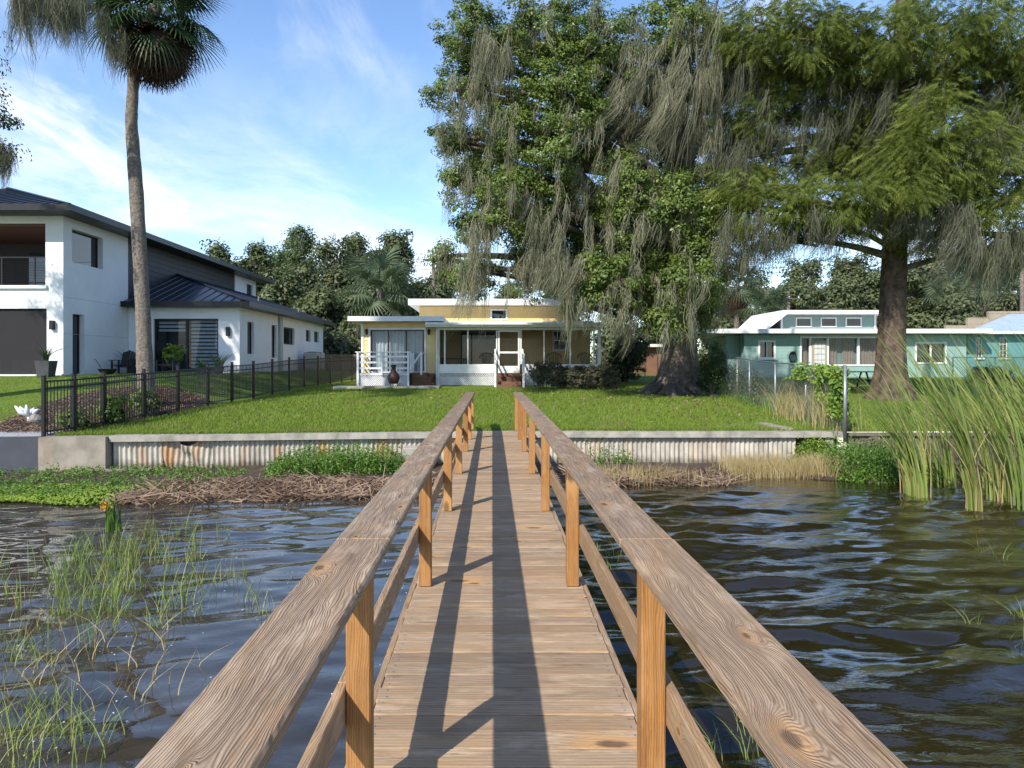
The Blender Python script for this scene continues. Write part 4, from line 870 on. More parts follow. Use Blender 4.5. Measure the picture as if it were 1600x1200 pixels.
for xx in np.arange(-27.5, px(71, 27), 1.25): box('balcony_post', xx, xx + .05, 27.12, 27.17, pz(446, 27), pz(402, 27), 'dark_metal', HW)
for k in range(9): MB().tube([(-28, 27.15, pz(446, 27) + .09 + k * .1), (px(71, 27), 27.15, pz(446, 27) + .09 + k * .1)], .006, 4).build('rail_cable', 'dark_metal', HW)
wd_ = box('balcony_window', -20.5, -17.9, 31.44, 31.49, 4.9, 6.5, 'dark_glass', HW)
def win_y(y0, y1, z0, z1, X_, parent=HW, inset=.12, mat='dark_metal', fw=.06):
    f = frame_y('window', y0 + .004, y1 - .004, z0 + .004, z1 - .004, X_ - inset, fw, .06, mat, parent); add('pane', [(X_ - inset - .03, y0, z0), (X_ - inset - .03, y1, z0), (X_ - inset - .03, y1, z1), (X_ - inset - .03, y0, z1)], [(0, 1, 2, 3)], 'dark_glass', f); return f
win_y(27.55, 29.75, 5.55, 6.85, GX, inset=.22, fw=.05); win_y(27.6, 28.4, 1.2, 3.55, GX, inset=.2, fw=.05)
for zc_ in (4.15, 2.75): box('control_joint', GX - .002, GX + .004, 27.0, 31.8, zc_, zc_ + .012, 'grey_panel', HW)
box('front_joint', px(73, 27) + .05, GX, 26.996, 27.0, 3.95, 3.962, 'grey_panel', HW)
# black sided upper storey behind, white end
y = 31.8
nb = 15
for k in range(nb): box('siding_board', GX - .25, GX - .02 - .004 * (k % 2), 31.81, 45, 3.6 + k * .243, 3.6 + (k + 1) * .243 - .012, 'black_siding', HW)
box('upper_core', -27, GX - .26, 31.9, 49, 1.1, 7.2, 'interior', HW)
wall_y('upper_end_wall', 45.01, 49, 3.6, 7.25, GX, .25, [(47.2, 48.3, 5.3, 6.9)], 'stucco', HW); win_y(47.2, 48.3, 5.3, 6.9, GX)
# upper hip roof
ex0, ex1, ey0, ey1, ez = -30., -15.45, 26., 50.2, 7.42
hh = (ex1 - ex0) / 2; rz = ez + hh * .33; xm = (ex0 + ex1) / 2
V = [(ex0, ey0, ez), (ex1, ey0, ez), (ex1, ey1, ez), (ex0, ey1, ez), (xm, ey0 + hh, rz), (xm, ey1 - hh, rz), (ex0, ey0, ez - .03), (ex1, ey0, ez - .03), (ex1, ey1, ez - .03), (ex0, ey1, ez - .03)]
rf = add('upper_roof', V, [(0, 1, 4), (1, 2, 5, 4), (2, 3, 5), (3, 0, 4, 5), (9, 8, 7, 6), (0, 6, 7, 1), (1, 7, 8, 2), (2, 8, 9, 3), (3, 9, 6, 0)], 'metal_roof', HW)
m = MB(); m.box(ex0, ex1 + .06, ey0 - .06, ey0 - .001, ez - .2, ez + .04); m.box(ex1 + .001, ex1 + .06, ey0, ey1, ez - .2, ez + .04); m.build('fascia', 'dark_metal', rf)
m = MB(); m.box(ex0 + .1, ex1, ey0, ey0 + 1., ez - .19, ez - .031); m.box(-16.6, ex1, ey0 + 1.001, ey1, ez - .19, ez - .031); m.build('soffit', 'dark_metal', rf)
xx = ex0 + .3
while xx < ex1 - .2:                                            # standing seams of the front slope
    run = min(xx - ex0, ex1 - xx); MB().tube([(xx, ey0, ez + .02), (xx, ey0 + run, ez + run * .33 + .02)], .022, 4).build('roof_seam', 'metal_roof', rf); xx += .45
yy = ey0 + .45
while yy < ey1 - .4:
    run = min(hh, yy - ey0, ey1 - yy); MB().tube([(ex1, yy, ez + .02), (ex1 - run, yy, ez + run * .33 + .02)], .022, 4).build('roof_seam', 'metal_roof', rf); yy += .45
MB().tube([(ex1, ey0, ez + .03), (xm, ey0 + hh, rz + .03)], .05, 6).build('hip_cap', 'metal_roof', rf)
# low wing
wx = -11.3; wz = 4.12
wall_x('wing_front', GX + .01, wx, GB, wz, 31.8, .3, [(px(240, 31.8), px(341, 31.8), 1.2, 3.62)], 'stucco', HW)
wy = [(32.8, 33.7, 2.05, 3.55), (36.4, 37.25, 1.9, 3.6), (38.5, 40.6, 2.65, 3.6), (43.1, 44.2, 2.95, 3.65), (45.1, 46.3, 2.95, 3.65)]
wall_y('wing_side', 32.101, 47.5, GB, wz, wx, .3, wy, 'stucco', HW)
for q in wy: win_y(*q, wx)
box('pilaster', wx, wx + .12, 37.5, 38., GB, wz - .05, 'grey_panel', HW)
box('wing_core', -16, wx - .45, 33.4, 47.3, 1.0, 4.0, 'interior', HW)
x0, x1 = px(240, 31.8), px(341, 31.8); xmid = (x0 + x1) / 2
sd_ = frame_x('sliding_door', x0 + .003, x1 - .003, 1.203, 3.617, 31.9, .08, .08, 'dark_metal', HW); box('meeting_stile', xmid - .05, xmid + .05, 31.9, 31.97, 1.29, 3.53, 'dark_metal', sd_)
for a_, b_ in ((x0, xmid), (xmid, x1)): add('pane', [(a_, 31.95, 1.2), (b_, 31.95, 1.2), (b_, 31.95, 3.62), (a_, 31.95, 3.62)], [(0, 1, 2, 3)], 'clear_glass', sd_)
for k in range(13): box('zebra_blind', xmid + .1, x1 - .1, 32.12, 32.13, 3.45 - k * .17, 3.45 - k * .17 + .11, 'curtain', sd_)
for k in range(3): box('zebra_blind', x0 + .1, xmid - .1, 32.12, 32.13, 3.4 - k * .17, 3.4 - k * .17 + .1, 'curtain', sd_)
wr = [(GX, 31.2), (-10.7, 31.2), (-10.7, 48.7)]; wez = 4.31; run = -10.7 - GX; top = wez + run * .335
V = [(GX, 31.2, wez), (-10.7, 31.2, wez), (GX, 31.2 + run, top), (-10.7, 48.7, wez), (GX, 48.7, top), (GX, 31.2, wez - .03), (-10.7, 31.2, wez - .03), (-10.7, 48.7, wez - .03), (GX, 48.7, wez - .03)]
wrf = add('wing_roof', V, [(0, 1, 2), (1, 3, 4, 2), (5, 8, 7, 6), (0, 5, 6, 1), (1, 6, 7, 3)], 'metal_roof', HW)
m = MB(); m.box(GX - .0, -10.64, 31.14, 31.199, wez - .2, wez + .04); m.box(-10.699, -10.64, 31.2, 48.7, wez - .2, wez + .04); m.build('fascia', 'dark_metal', wrf)
m = MB(); m.box(GX, -10.7, 31.2, 31.79, wez - .19, wez - .031); m.box(-11.29, -10.7, 31.791, 48.7, wez - .19, wez - .031); m.build('soffit', 'dark_metal', wrf)
xx = GX + .25
while xx < -10.9: r_ = -10.7 - xx; MB().tube([(xx, 31.2, wez + .02), (xx, 31.2 + r_, wez + r_ * .335 + .02)], .022, 4).build('roof_seam', 'metal_roof', wrf); xx += .45
yy = 31.6
while yy < 48.5: r_ = min(run, yy - 31.2); MB().tube([(-10.7, yy, wez + .02), (-10.7 - r_, yy, wez + r_ * .335 + .02)], .022, 4).build('roof_seam', 'metal_roof', wrf); yy += .45
MB().tube([(-10.7, 31.2, wez + .03), (GX, 31.2 + run, top + .03)], .05, 6).build('hip_cap', 'metal_roof', wrf)
for p_ in ((-12.5, 38, wez + 1.8 * .335), (-12, 44, wez + 1.3 * .335)): MB().tube([p_, (p_[0], p_[1], p_[2] + .3)], .04, 8).build('vent_pipe', 'galvanised', wrf)
for (x_, Y_, y_) in ((83, 26.99, 508), (357, 31.79, 518)):
    box('wall_light', px(x_, Y_) - .08, px(x_, Y_) + .08, Y_ - .14, Y_, pz(y_ + 7, Y_), pz(y_ - 7, Y_), 'dark_metal', HW, .01)
# things by the white house
for i, Yq in enumerate((41.2, 42.3)):
    ac = thing('air_conditioner', (-10.5, Yq, 1.0), 'beige outdoor air conditioner beside the wing wall, %s of two' % ('nearer' if i == 0 else 'farther'), 'air conditioner')
    box('cabinet', -10.95, -10.15, Yq, Yq + .8, 1.3, 2.25, 'ac_unit', ac, .03); box('stand', -11, -10.1, Yq - .02, Yq + .82, .8, 1.298, 'concrete', ac)
    MB().lathe([(.3, 0), (.3, .03), (.05, .05)], (-10.55, Yq + .4, 2.251), 16).build('fan_grille', 'dark_metal', ac)
bf = thing('board_fence', (-10, 46.5, 1), 'brown vertical board fence at the back between the two houses', 'fence')
xx = -11.2
while xx < -6.7: box('board', xx, xx + .14, 46.5, 46.53, .7, 2.2 + random.uniform(-.02, .02), 'tan_fence', bf); xx += .148
for z in (1.1, 1.9): box('fence_rail', -11.2, -6.7, 46.531, 46.58, z, z + .09, 'tan_fence', bf)
def strap_plant(root, c, n, h, lean, wd=.05, mat='frond_green'):
    P = np.repeat(np.array([c], float), n, 0) + rng.normal(0, .05, (n, 3)); V, F = blades(P, rng.uniform(.6, 1.1, n) * h, wd, rng.uniform(lean * .4, lean * 1.2, n), 5); add('leaves', V, F, mat, root)
pt_ = thing('potted_plant', (px(72, 26.2), 26.2, 1.1), 'tall square dark planter with arching strap leaves by the screened room', 'planter')
c = (px(72, 26.2), 26.2, 1.1); V = [(c[0] - .2, c[1] - .2, 1.1), (c[0] + .2, c[1] - .2, 1.1), (c[0] + .2, c[1] + .2, 1.1), (c[0] - .2, c[1] + .2, 1.1), (c[0] - .27, c[1] - .27, 1.72), (c[0] + .27, c[1] - .27, 1.72), (c[0] + .27, c[1] + .27, 1.72), (c[0] - .27, c[1] + .27, 1.72)]
add('planter', V, BF, 'planter_grey', pt_); strap_plant(pt_, (c[0], c[1], 1.7), 40, .75, .9)
for i, (x_, y_, Y_, n, h, lb, mt) in enumerate([(206, 556, 30.8, 40, 1.1, 'dark leafy plant behind the left adirondack chair', 'frond_green'), (342, 570, 30.6, 40, 1.1, 'feathery palm like plant at the right end of the sliding door', 'frond_far'), (316, 574, 30.8, 30, .8, 'small green plant in front of the sliding door glass', 'weed')]):
    r_ = thing('patio_plant', (px(x_, Y_), Y_, 1.18), lb, 'plant'); strap_plant(r_, (px(x_, Y_), Y_, 1.2), n, h, .8, .07, mt)
    MB().lathe([(.16, 0), (.22, .3), (.2, .3), (.19, .26), (0, .26)], (px(x_, Y_), Y_, 1.16), 14).build('pot', 'planter_grey', r_)
shrub('patio_shrub', 'bright yellow green bush in front of the sliding door', px(272, 30), 30, 2.0, .4, .4, .45, 'vine', 1., leaf=.14)
def adirondack(x_, Y_, lb, ang):
    r_ = thing('adirondack_chair', (x_, Y_, 1.18), lb, 'chair', 'chairs on the white house patio'); z = 1.18
    for k in range(5): V = np.array(boxv(-.28 + k * .115, -.28 + k * .115 + .1, .28, .31, .3, 1.0 - .04 * abs(k - 2))); V[4:, 1] += .28; add('back_slat', V + np.array([x_, Y_, z]), BF, 'charcoal_plastic', r_)
    for k in range(4): box('seat_slat', x_ - .28, x_ + .28, Y_ - .3 + k * .14, Y_ - .18 + k * .14, z + .36 - k * .03, z + .385 - k * .03, 'charcoal_plastic', r_)
    for s in (-1, 1):
        box('arm', x_ + s * .36 - .06, x_ + s * .36 + .06, Y_ - .36, Y_ + .42, z + .56, z + .585, 'charcoal_plastic', r_); box('leg', x_ + s * .33 - .02, x_ + s * .33 + .02, Y_ - .3, Y_ - .2, z - .02, z + .559, 'charcoal_plastic', r_); box('leg', x_ + s * .33 - .02, x_ + s * .33 + .02, Y_ + .25, Y_ + .35, z - .02, z + .559, 'charcoal_plastic', r_)
adirondack(px(192, 30), 30, 'black adirondack chair left of the palm trunk', 0); adirondack(px(262, 29.6), 29.6, 'black adirondack chair right of the palm trunk', 0)
fp = thing('fire_bowl', (px(168, 28), 28, 1.15), 'dark low fire bowl with a poker on the patio', 'fire pit'); MB().lathe([(.12, 0), (.3, .15), (.36, .25), (.33, .25), (.26, .15), (0, .1)], (px(168, 28), 28, 1.15), 18).build('bowl', 'dark_metal', fp)
MB().tube([(px(160, 28), 28, 1.35), (px(150, 28), 28, 1.75), (px(147, 28), 28, 1.8)], .015, 5).build('poker', 'dark_metal', fp)
orn = thing('garden_ornament', (px(48, 18.2), 18.2, .1), 'white curling petal shaped ornament on a pale rock in the mulch', 'ornament'); oc = np.array([px(48, 18.2), 18.2, float(ground(px(48, 18.2), 18.2))])
for k in range(5):
    a_ = k * 1.25; m = MB(); P_ = [oc + np.array([-.05 + .0, 0, .15]), oc + np.array([.18 * math.cos(a_) - .08, .1 * math.sin(a_), .3]), oc + np.array([.3 * math.cos(a_) - .1, .16 * math.sin(a_), .36 + .03 * k])]; m.tube(P_, [.02, .07, .015], 8); m.build('petal', 'white_ceramic', orn, True)
bm = bmesh.new(); bmesh.ops.create_icosphere(bm, subdivisions=2, radius=.16)
for v in bm.verts: v.co *= 1 + .18 * math.sin(v.co.x * 21 + v.co.z * 13)
me = bpy.data.meshes.new('rock'); bm.to_mesh(me); bm.free(); me.materials.append(MAT['rock']); inst('rock', me, (oc[0] + .12, oc[1], oc[2] + .1), orn, (0, 0, 0), (1.2, 1, .8))
MB().tube([tuple(oc + np.array([-.05, 0, 0])), tuple(oc + np.array([-.05, 0, .2]))], .04, 8).build('stem', 'white_ceramic', orn)

# ------------------------------------------------------------------ yellow house
HY = thing('yellow_house', (-.5, 36, .5), 'single storey yellow clapboard cottage with screened porch and flat white roofs', 'house')
GZ = .5
def clap(x0, x1, z0, z1, Y_, parent, pitch=.2, mat='yellow_siding'):
    z = z0
    while z < z1 - .01:
        zt = min(z + pitch, z1); V = [(x0, Y_ - .028, z), (x1, Y_ - .028, z), (x1, Y_, z), (x0, Y_, z), (x0, Y_ - .008, zt), (x1, Y_ - .008, zt), (x1, Y_, zt), (x0, Y_, zt)]
        add('siding_board', V, BF, mat, parent); z += pitch
wxl, wxr = -6.15, -2.52; dX0, dX1, dZ1 = px(579, 33.5), px(663, 33.5), 3.2
wall_x('wing_wall', wxl, wxr, GZ, 3.56, 33.5, .12, [(dX0, dX1, 1.2, dZ1)], 'yellow_siding', HY)
clap(wxl + .1, dX0 - .1, GZ, 3.2, 33.499, HY); clap(dX1 + .1, wxr - .001, GZ, 3.2, 33.499, HY); clap(wxl + .1, wxr - .001, 3.3, 3.5, 33.499, HY)
box('corner_board', wxl - .02, wxl + .095, 33.45, 33.499, GZ, 3.5, 'white_paint', HY)
sg = frame_x('sliding_door', dX0 - .09, dX1 + .09, 1.15, dZ1 + .09, 33.44, .09, .058, 'white_paint', HY)
inner = frame_x('door_frame', dX0 + .003, dX1 - .003, 1.203, dZ1 - .003, 33.47, .05, .08, 'dark_metal', sg)
W3 = (dX1 - dX0) / 3
for k in range(3):
    add('pane', [(dX0 + W3 * k + .03, 33.52, 1.2), (dX0 + W3 * (k + 1) - .03, 33.52, 1.2), (dX0 + W3 * (k + 1) - .03, 33.52, dZ1), (dX0 + W3 * k + .03, 33.52, dZ1)], [(0, 1, 2, 3)], 'clear_glass', sg)
    if k: box('mullion', dX0 + W3 * k - .03, dX0 + W3 * k + .03, 33.49, 33.55, 1.25, dZ1 - .055, 'dark_metal', sg)
def curtain(x0, x1, z0, z1, Y_, mat, parent):
    u = np.linspace(x0, x1, 80); y_ = Y_ + .035 * np.sin(u * 38) + .02 * np.sin(u * 17); V = np.concatenate([np.stack([u, y_, np.full(80, z0)], 1), np.stack([u, y_, np.full(80, z1)], 1)]); add('curtain', V, grid_faces(80, 2), mat, parent, True)
curtain(dX0, dX1, 1.2, dZ1, 33.75, 'curtain', sg)
box('wing_core', wxl, wxr, 34.0, 43.5, GZ, 3.55, 'yellow_siding', HY); wall_y('wing_end', 33.62, 34., GZ, 3.55, wxl + .12, .12, [], 'yellow_siding', HY)
box('main_core', wxr + .01, 5.0, 36.2, 43.5, GZ, 3.3, 'yellow_siding', HY)
clap(wxr + .01, 5.0, 1.2, 3.25, 36.199, HY)
box('wing_roof', -6.66, -2.25, 32.7, 44, 3.56, 3.79, 'white_paint', HY, .01); box('main_roof', -2.24, 5.2, 36.3, 44, 3.56, 3.78, 'white_paint', HY, .01)
pr_ = add('porch_roof', [(-3.05, 32.45, 3.29), (5.12, 32.45, 3.29), (5.12, 36.28, 3.36), (-3.05, 36.28, 3.36), (-3.05, 32.45, 3.49), (5.12, 32.45, 3.49), (5.12, 36.28, 3.55), (-3.05, 36.28, 3.55)], BF, 'white_paint', HY); box('gutter', -3.05, 5.12, 32.34, 32.449, 3.38, 3.49, 'white_paint', pr_, .01)
c0, c1_ = px(655, 36.5), px(903, 36.5); box('clerestory_core', c0, c1_, 36.6, 42, 3.78, 4.56, 'yellow_siding', HY); clap(c0, c1_, 3.785, 4.56, 36.6, HY, .19)
box('clerestory_roof', c0 - .5, c1_ + .3, 35.9, 43, 4.57, 4.88, 'white_paint', HY, .01)
cw = frame_x('clerestory_window', px(766, 36.5), px(793, 36.5), 3.83, 4.42, 36.53, .09, .05, 'white_paint', HY); x0, x1 = px(766, 36.5) + .09, px(793, 36.5) - .09; box('pane', x0, x1, 36.555, 36.565, 3.92, 4.33, 'dark_glass', cw)
# porch
PX0, PX1, PY = -2.5, 5.02, 33.0
box('porch_floor', PX0, PX1, PY + .01, 36.19, 1.0, 1.14, 'stair_wood', HY)
dl, dr = px(778, PY), px(812, PY)
def lattice(x0, x1, z0, z1, Y_, parent):
    m = MB(); p = .085
    for s, yo in ((1, 0), (-1, .012)):
        k = x0 - (z1 - z0)
        while k < x1 + (z1 - z0):
            a0, b0 = (k, z0), (k + (z1 - z0), z1)
            lo, hi = max(x0, a0[0]), min(x1, b0[0])
            if hi - lo > .02:
                za, zb = z0 + (lo - k), z0 + (hi - k)
                if s < 0: za, zb = z0 + z1 - za, z0 + z1 - zb
                w_ = .022; m.raw([(lo, Y_ + yo, za - w_), (hi, Y_ + yo, zb - w_), (hi, Y_ + yo, zb + w_), (lo, Y_ + yo, za + w_)], [(0, 1, 2, 3)])
            k += p
    return m.build('lattice', 'white_paint', parent)
for a_, b_ in ((PX0 + .06, dl - .12), (dr + .12, PX1)):
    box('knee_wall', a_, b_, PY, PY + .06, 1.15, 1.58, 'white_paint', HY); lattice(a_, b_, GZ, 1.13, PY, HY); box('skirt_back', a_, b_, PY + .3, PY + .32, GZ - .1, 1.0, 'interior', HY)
box('corner_post', PX0 - .1, PX0 + .055, PY - .02, PY + .1, GZ, 3.29, 'white_paint', HY); box('corner_post', PX1 - .12, PX1 + .03, PY - .02, PY + .1, 1.581, 3.29, 'white_paint', HY)
box('header', PX0 + .056, PX1 - .121, PY, PY + .1, 3.17, 3.29, 'white_paint', HY)
mull = [px(695, PY), px(731, PY), dl - .06, dr + .06, px(850, PY), px(891, PY), px(928, PY)]
for q in mull: box('screen_mullion', q - .03, q + .03, PY, PY + .05, 1.581, 3.169, 'white_paint', HY)
ed = [PX0 + .06] + mull[:3]; ed2 = mull[3:] + [PX1 - .12]
for e in (ed, ed2):
    for a_, b_ in zip(e, e[1:]): add('screen_panel', [(a_ + .03, PY + .03, 1.58), (b_ - .03, PY + .03, 1.58), (b_ - .03, PY + .03, 3.17), (a_ + .03, PY + .03, 3.17)], [(0, 1, 2, 3)], 'screen', HY)
sdr = frame_x('screen_door', dl, dr, 1.17, 3.16, PY - .02, .08, .04, 'white_paint', HY); box('door_rail', dl + .081, dr - .081, PY - .02, PY + .02, 2.08, 2.17, 'white_paint', sdr); box('kick_panel', dl + .081, dr - .081, PY - .015, PY + .015, 1.251, 1.5, 'white_paint', sdr)
add('screen_panel', [(dl + .08, PY, 1.5), (dr - .08, PY, 1.5), (dr - .08, PY, 3.08), (dl + .08, PY, 3.08)], [(0, 1, 2, 3)], 'screen', sdr)
sg2 = frame_x('glass_door', px(720, 36), px(776, 36), 1.16, 3.25, 36.1, .07, .05, 'dark_metal', HY); add('pane', [(px(720, 36), 36.14, 1.16), (px(776, 36), 36.14, 1.16), (px(776, 36), 36.14, 3.25), (px(720, 36), 36.14, 3.25)], [(0, 1, 2, 3)], 'dark_glass', sg2)
pw = frame_x('porch_window', px(863, 36), px(892, 36), 2.25, 3.3, 36.1, .09, .05, 'white_paint', HY); add('pane', [(px(863, 36) + .08, 36.13, 2.3), (px(892, 36) - .08, 36.13, 2.3), (px(892, 36) - .08, 36.13, 3.25), (px(863, 36) + .08, 36.13, 3.25)], [(0, 1, 2, 3)], 'dark_glass', pw); box('sash', px(863, 36) + .091, px(892, 36) - .091, 36.1, 36.14, 2.75, 2.81, 'white_paint', pw)
box('porch_end_wall', 4.93, 4.99, PY + .12, 36.1, 1.15, 1.58, 'white_paint', HY)
st = box('porch_step', dl - .05, dr + .05, 32.55, 32.98, .4, 1.0, 'stair_wood', HY, .008); box('porch_step', dl - .05, dr + .05, 32.2, 32.545, .4, .8, 'stair_wood', HY, .008); box('porch_step', dl - .05, dr + .05, 31.85, 32.195, .35, .66, 'stair_wood', HY, .008)
for X_ in (dl - .13, dr + .13):
    box('newel_post', X_ - .05, X_ + .05, 31.85, 31.95, .45, 2.05, 'white_paint', HY, .006)
    for dz in (0, -.45): MB().raw([(X_ - .03, 31.951, 1.75 + dz), (X_ + .03, 31.951, 1.75 + dz), (X_ + .03, 32.97, 2.2 + dz), (X_ - .03, 32.97, 2.2 + dz), (X_ - .03, 31.951, 1.84 + dz), (X_ + .03, 31.951, 1.84 + dz), (X_ + .03, 32.97, 2.29 + dz), (X_ - .03, 32.97, 2.29 + dz)], BF).build('step_rail', 'white_paint', HY)
MB().tube([(PX0 - .05, 32.5, 3.35), (PX0 - .05, 32.9, 3.15), (PX0 - .07, 32.93, .6)], .035, 8).build('downspout', 'white_paint', HY)
for x_ in (573, 670):
    Yq = 33.4; m = MB(); m.lathe([(.02, -.14), (.06, -.1), (.065, .06), (.09, .08), (.02, .16)], (px(x_, Yq), Yq - .05, pz(519, Yq)), 10); m.build('wall_lantern', 'dark_metal', HY)
# front deck of the cottage
DK = thing('white_deck', (-4.9, 32.6, .5), 'small raised deck with white railings and lattice skirt on the cottage', 'deck')
a0, a1, yf = -6.05, -3.7, 31.8
xx = a0
while xx < a1 - .05: box('deck_board', xx, xx + .135, yf + .003, 33.43, 1.14, 1.175, 'pole_wood', DK); xx += .14
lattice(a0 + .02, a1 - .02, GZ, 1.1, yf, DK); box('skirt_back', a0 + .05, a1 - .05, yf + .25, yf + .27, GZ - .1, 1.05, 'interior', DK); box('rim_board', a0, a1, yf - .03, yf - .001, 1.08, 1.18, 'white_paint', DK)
for X_ in (a0 + .05, -4.92, a1 - .05): box('rail_post', X_ - .045, X_ + .045, yf - .125, yf - .031, GZ if X_ != -4.92 else 1.09, 2.1, 'white_paint', DK, .004)
for z in (1.36, 1.62, 1.88): box('rail', a0, a1, yf - .03, yf + .01, z, z + .085, 'white_paint', DK)
box('top_rail', a0 - .06, a1 + .06, yf - .14, yf + .05, 2.101, 2.145, 'white_paint', DK, .004)
for z in (1.36, 1.62, 1.88, 2.05): box('side_rail', a0 - .02, a0 + .02, yf + .02, 33.4, z, z + .085, 'white_paint', DK)
for Yq in (32.35, 33.3):
    box('rail_post', a1 - .045, a1 + .045, Yq - .045, Yq + .045, 1.18, 2.1, 'white_paint', DK, .004)
MB().raw([(a1 + .02, yf - .1, 1.35), (a1 + .06, yf - .1, 1.35), (a1 + .5, 32.3, 2.05), (a1 + .46, 32.3, 2.05), (a1 + .02, yf - .1, 1.45), (a1 + .06, yf - .1, 1.45), (a1 + .5, 32.3, 2.14), (a1 + .46, 32.3, 2.14)], BF).build('slanted_rail', 'white_paint', DK)
box('rail_post', a1 + .44, a1 + .52, 32.25, 32.33, 1.1, 2.1, 'white_paint', DK); MB().box(a1 + .46, a1 + .5, 32.33, 33.4, 2.05, 2.14).build('side_rail', 'white_paint', DK)
for k, (x1_, zt) in enumerate(((-2.62, .74), (-2.75, .98), (-2.95, 1.2))):
    for q in range(1 if k else 2): pass
    box('step_riser', a1 + .06, x1_, 32.05 + .12 * k, 32.09 + .12 * k, GZ if k == 0 else zt - .235, zt - .04, 'stair_wood', DK, .004); box('step_tread', a1 + .06, x1_ + .03, 32.02 + .12 * k, 32.3 + .12 * k, zt - .038, zt, 'stair_wood', DK, .004)
box('step_core', a1 + .08, -2.7, 32.5, 33.4, GZ, 1.15, 'stair_wood', DK)
tag(add('patio_slab', boxv(-6.9, -2.3, 30.75, 31.75, .4, .625), BF, 'concrete'), 'thin pale concrete slab in front of the white deck', 'slab', kind='structure')
ch = thing('chiminea', (px(615, 31.2), 31.2, .62), 'dark red clay chiminea with round belly and tall neck on the slab', 'chiminea')
cc = (px(615, 31.2), 31.2, .62); MB().lathe([(.0, .1), (.14, .1), (.22, .18), (.265, .3), (.27, .4), (.23, .52), (.15, .6), (.10, .68), (.095, .82), (.13, .9), (.135, .94), (.09, .94), (.08, .7), (0, .6)], cc, 24).build('clay_body', 'clay', ch, True)
for k in range(3): a_ = k * 2.1 + .5; MB().tube([(cc[0] + .2 * math.cos(a_), cc[1] + .2 * math.sin(a_), .6), (cc[0] + .15 * math.cos(a_), cc[1] + .15 * math.sin(a_), .85)], .015, 6).build('stand_leg', 'dark_metal', ch)
MB().lathe([(.2, .0), (.215, .01), (.215, .03), (.2, .03)], (cc[0], cc[1], .74), 20).build('stand_ring', 'dark_metal', ch)
# porch furniture
def wicker(x_, Y_, lb):
    r_ = thing('porch_chair', (x_, Y_, 1.14), lb, 'chair'); z = 1.14
    for k in range(7):
        a_ = (k - 3) * .28; MB().tube([(x_ + .22 * math.sin(a_), Y_ + .22, z + .42), (x_ + .34 * math.sin(a_), Y_ + .3, z + .75 + .2 * math.cos(a_))], .016, 5).build('back_spindle', 'tan_fence', r_)
    box('seat', x_ - .27, x_ + .27, Y_ - .25, Y_ + .25, z + .36, z + .42, 'tan_fence', r_, .02)
    MB().tube([(x_ + .36 * math.sin(t), Y_ + .31, z + .76 + .24 * math.cos(t)) for t in np.linspace(-1.7, 1.7, 12)], .025, 6).build('back_rim', 'tan_fence', r_)
    for sx in (-1, 1):
        for sy in (-1, 1): box('leg', x_ + sx * .24 - .02, x_ + sx * .24 + .02, Y_ + sy * .22 - .02, Y_ + sy * .22 + .02, z, z + .36, 'tan_fence', r_)
wicker(px(866, 34.5), 34.5, 'wicker chair on the porch under the window'); wicker(px(915, 34.8), 34.8, 'wicker chair at the right end of the porch'); wicker(px(760, 34.5), 34.5, 'wicker chair on the porch left of the screen door')
tb = thing('porch_table', (px(708, 34.5), 34.5, 1.14), 'dark table inside the porch near its left end', 'table'); box('table_top', px(708, 34.5) - .6, px(708, 34.5) + .6, 34.1, 34.9, 1.82, 1.86, 'dark_metal', tb)
for sx in (-1, 1):
    for sy in (-1, 1): box('leg', px(708, 34.5) + sx * .52 - .025, px(708, 34.5) + sx * .52 + .025, 34.5 + sy * .34 - .025, 34.5 + sy * .34 + .025, 1.14, 1.82, 'dark_metal', tb)

# ------------------------------------------------------------------ teal house
HT = thing('teal_house', (21, 44, .7), 'low teal painted block house with white flat roof and clerestory', 'house'); TY = 42.
def tx(x_): return px(x_, TY)
def tz(y_): return pz(y_, TY)
hs = [(tx(1187), tx(1209), tz(558), tz(534)), (tx(1251), tx(1376), 1.55, 3.12), (tx(1432), tx(1476), tz(566), tz(537))]
box('block_wall', tx(1163), tx(1510), TY + .42, 49, .5, 3.3, 'teal_block', HT); wall_x('front_wall', tx(1163), tx(1510), .5, 3.32, TY, .25, hs, 'teal_block', HT)
wall_x('side_bay', tx(1142), tx(1163) - .01, .5, 3.3, TY + .8, .2, [], 'teal_block', HT)
zz_ = 0.7
while zz_ < 3.2: box('block_course', tx(1163), tx(1250), TY - .003, TY, zz_, zz_ + .012, 'clerestory_teal', HT); zz_ += .2
V = [(tx(1085), 41.2, 3.36), (tx(1536), 41.2, 3.36), (tx(1536), 50, 3.36), (tx(1085), 50, 3.36), (tx(1085), 41.2, 3.62), (tx(1536), 41.2, 3.62), (tx(1536), 50, 3.62), (tx(1085), 50, 3.62)]; add('roof_slab', V, BF, 'white_paint', HT)
CY = 44.; q0, q1 = px(1220, CY), px(1368, CY); box('clerestory_wall', q0, q1, CY, 48, 3.62, 4.72, 'clerestory_teal', HT)
V = [(px(1183, CY), 43.2, 3.63), (px(1216, CY), 43.2, 4.85), (px(1382, CY), 43.2, 4.85), (px(1382, CY), 43.2, 4.62), (px(1222, CY), 43.2, 4.62), (px(1190, CY), 43.2, 3.63)]; V = V + [(a, 48.5, c) for a, b, c in V]
add('clerestory_roof', V, [(5, 4, 1, 0), (4, 3, 2, 1), (6, 7, 10, 11), (7, 8, 9, 10), (0, 1, 7, 6), (1, 2, 8, 7), (2, 3, 9, 8), (3, 4, 10, 9), (4, 5, 11, 10), (5, 0, 6, 11)], 'white_paint', HT)
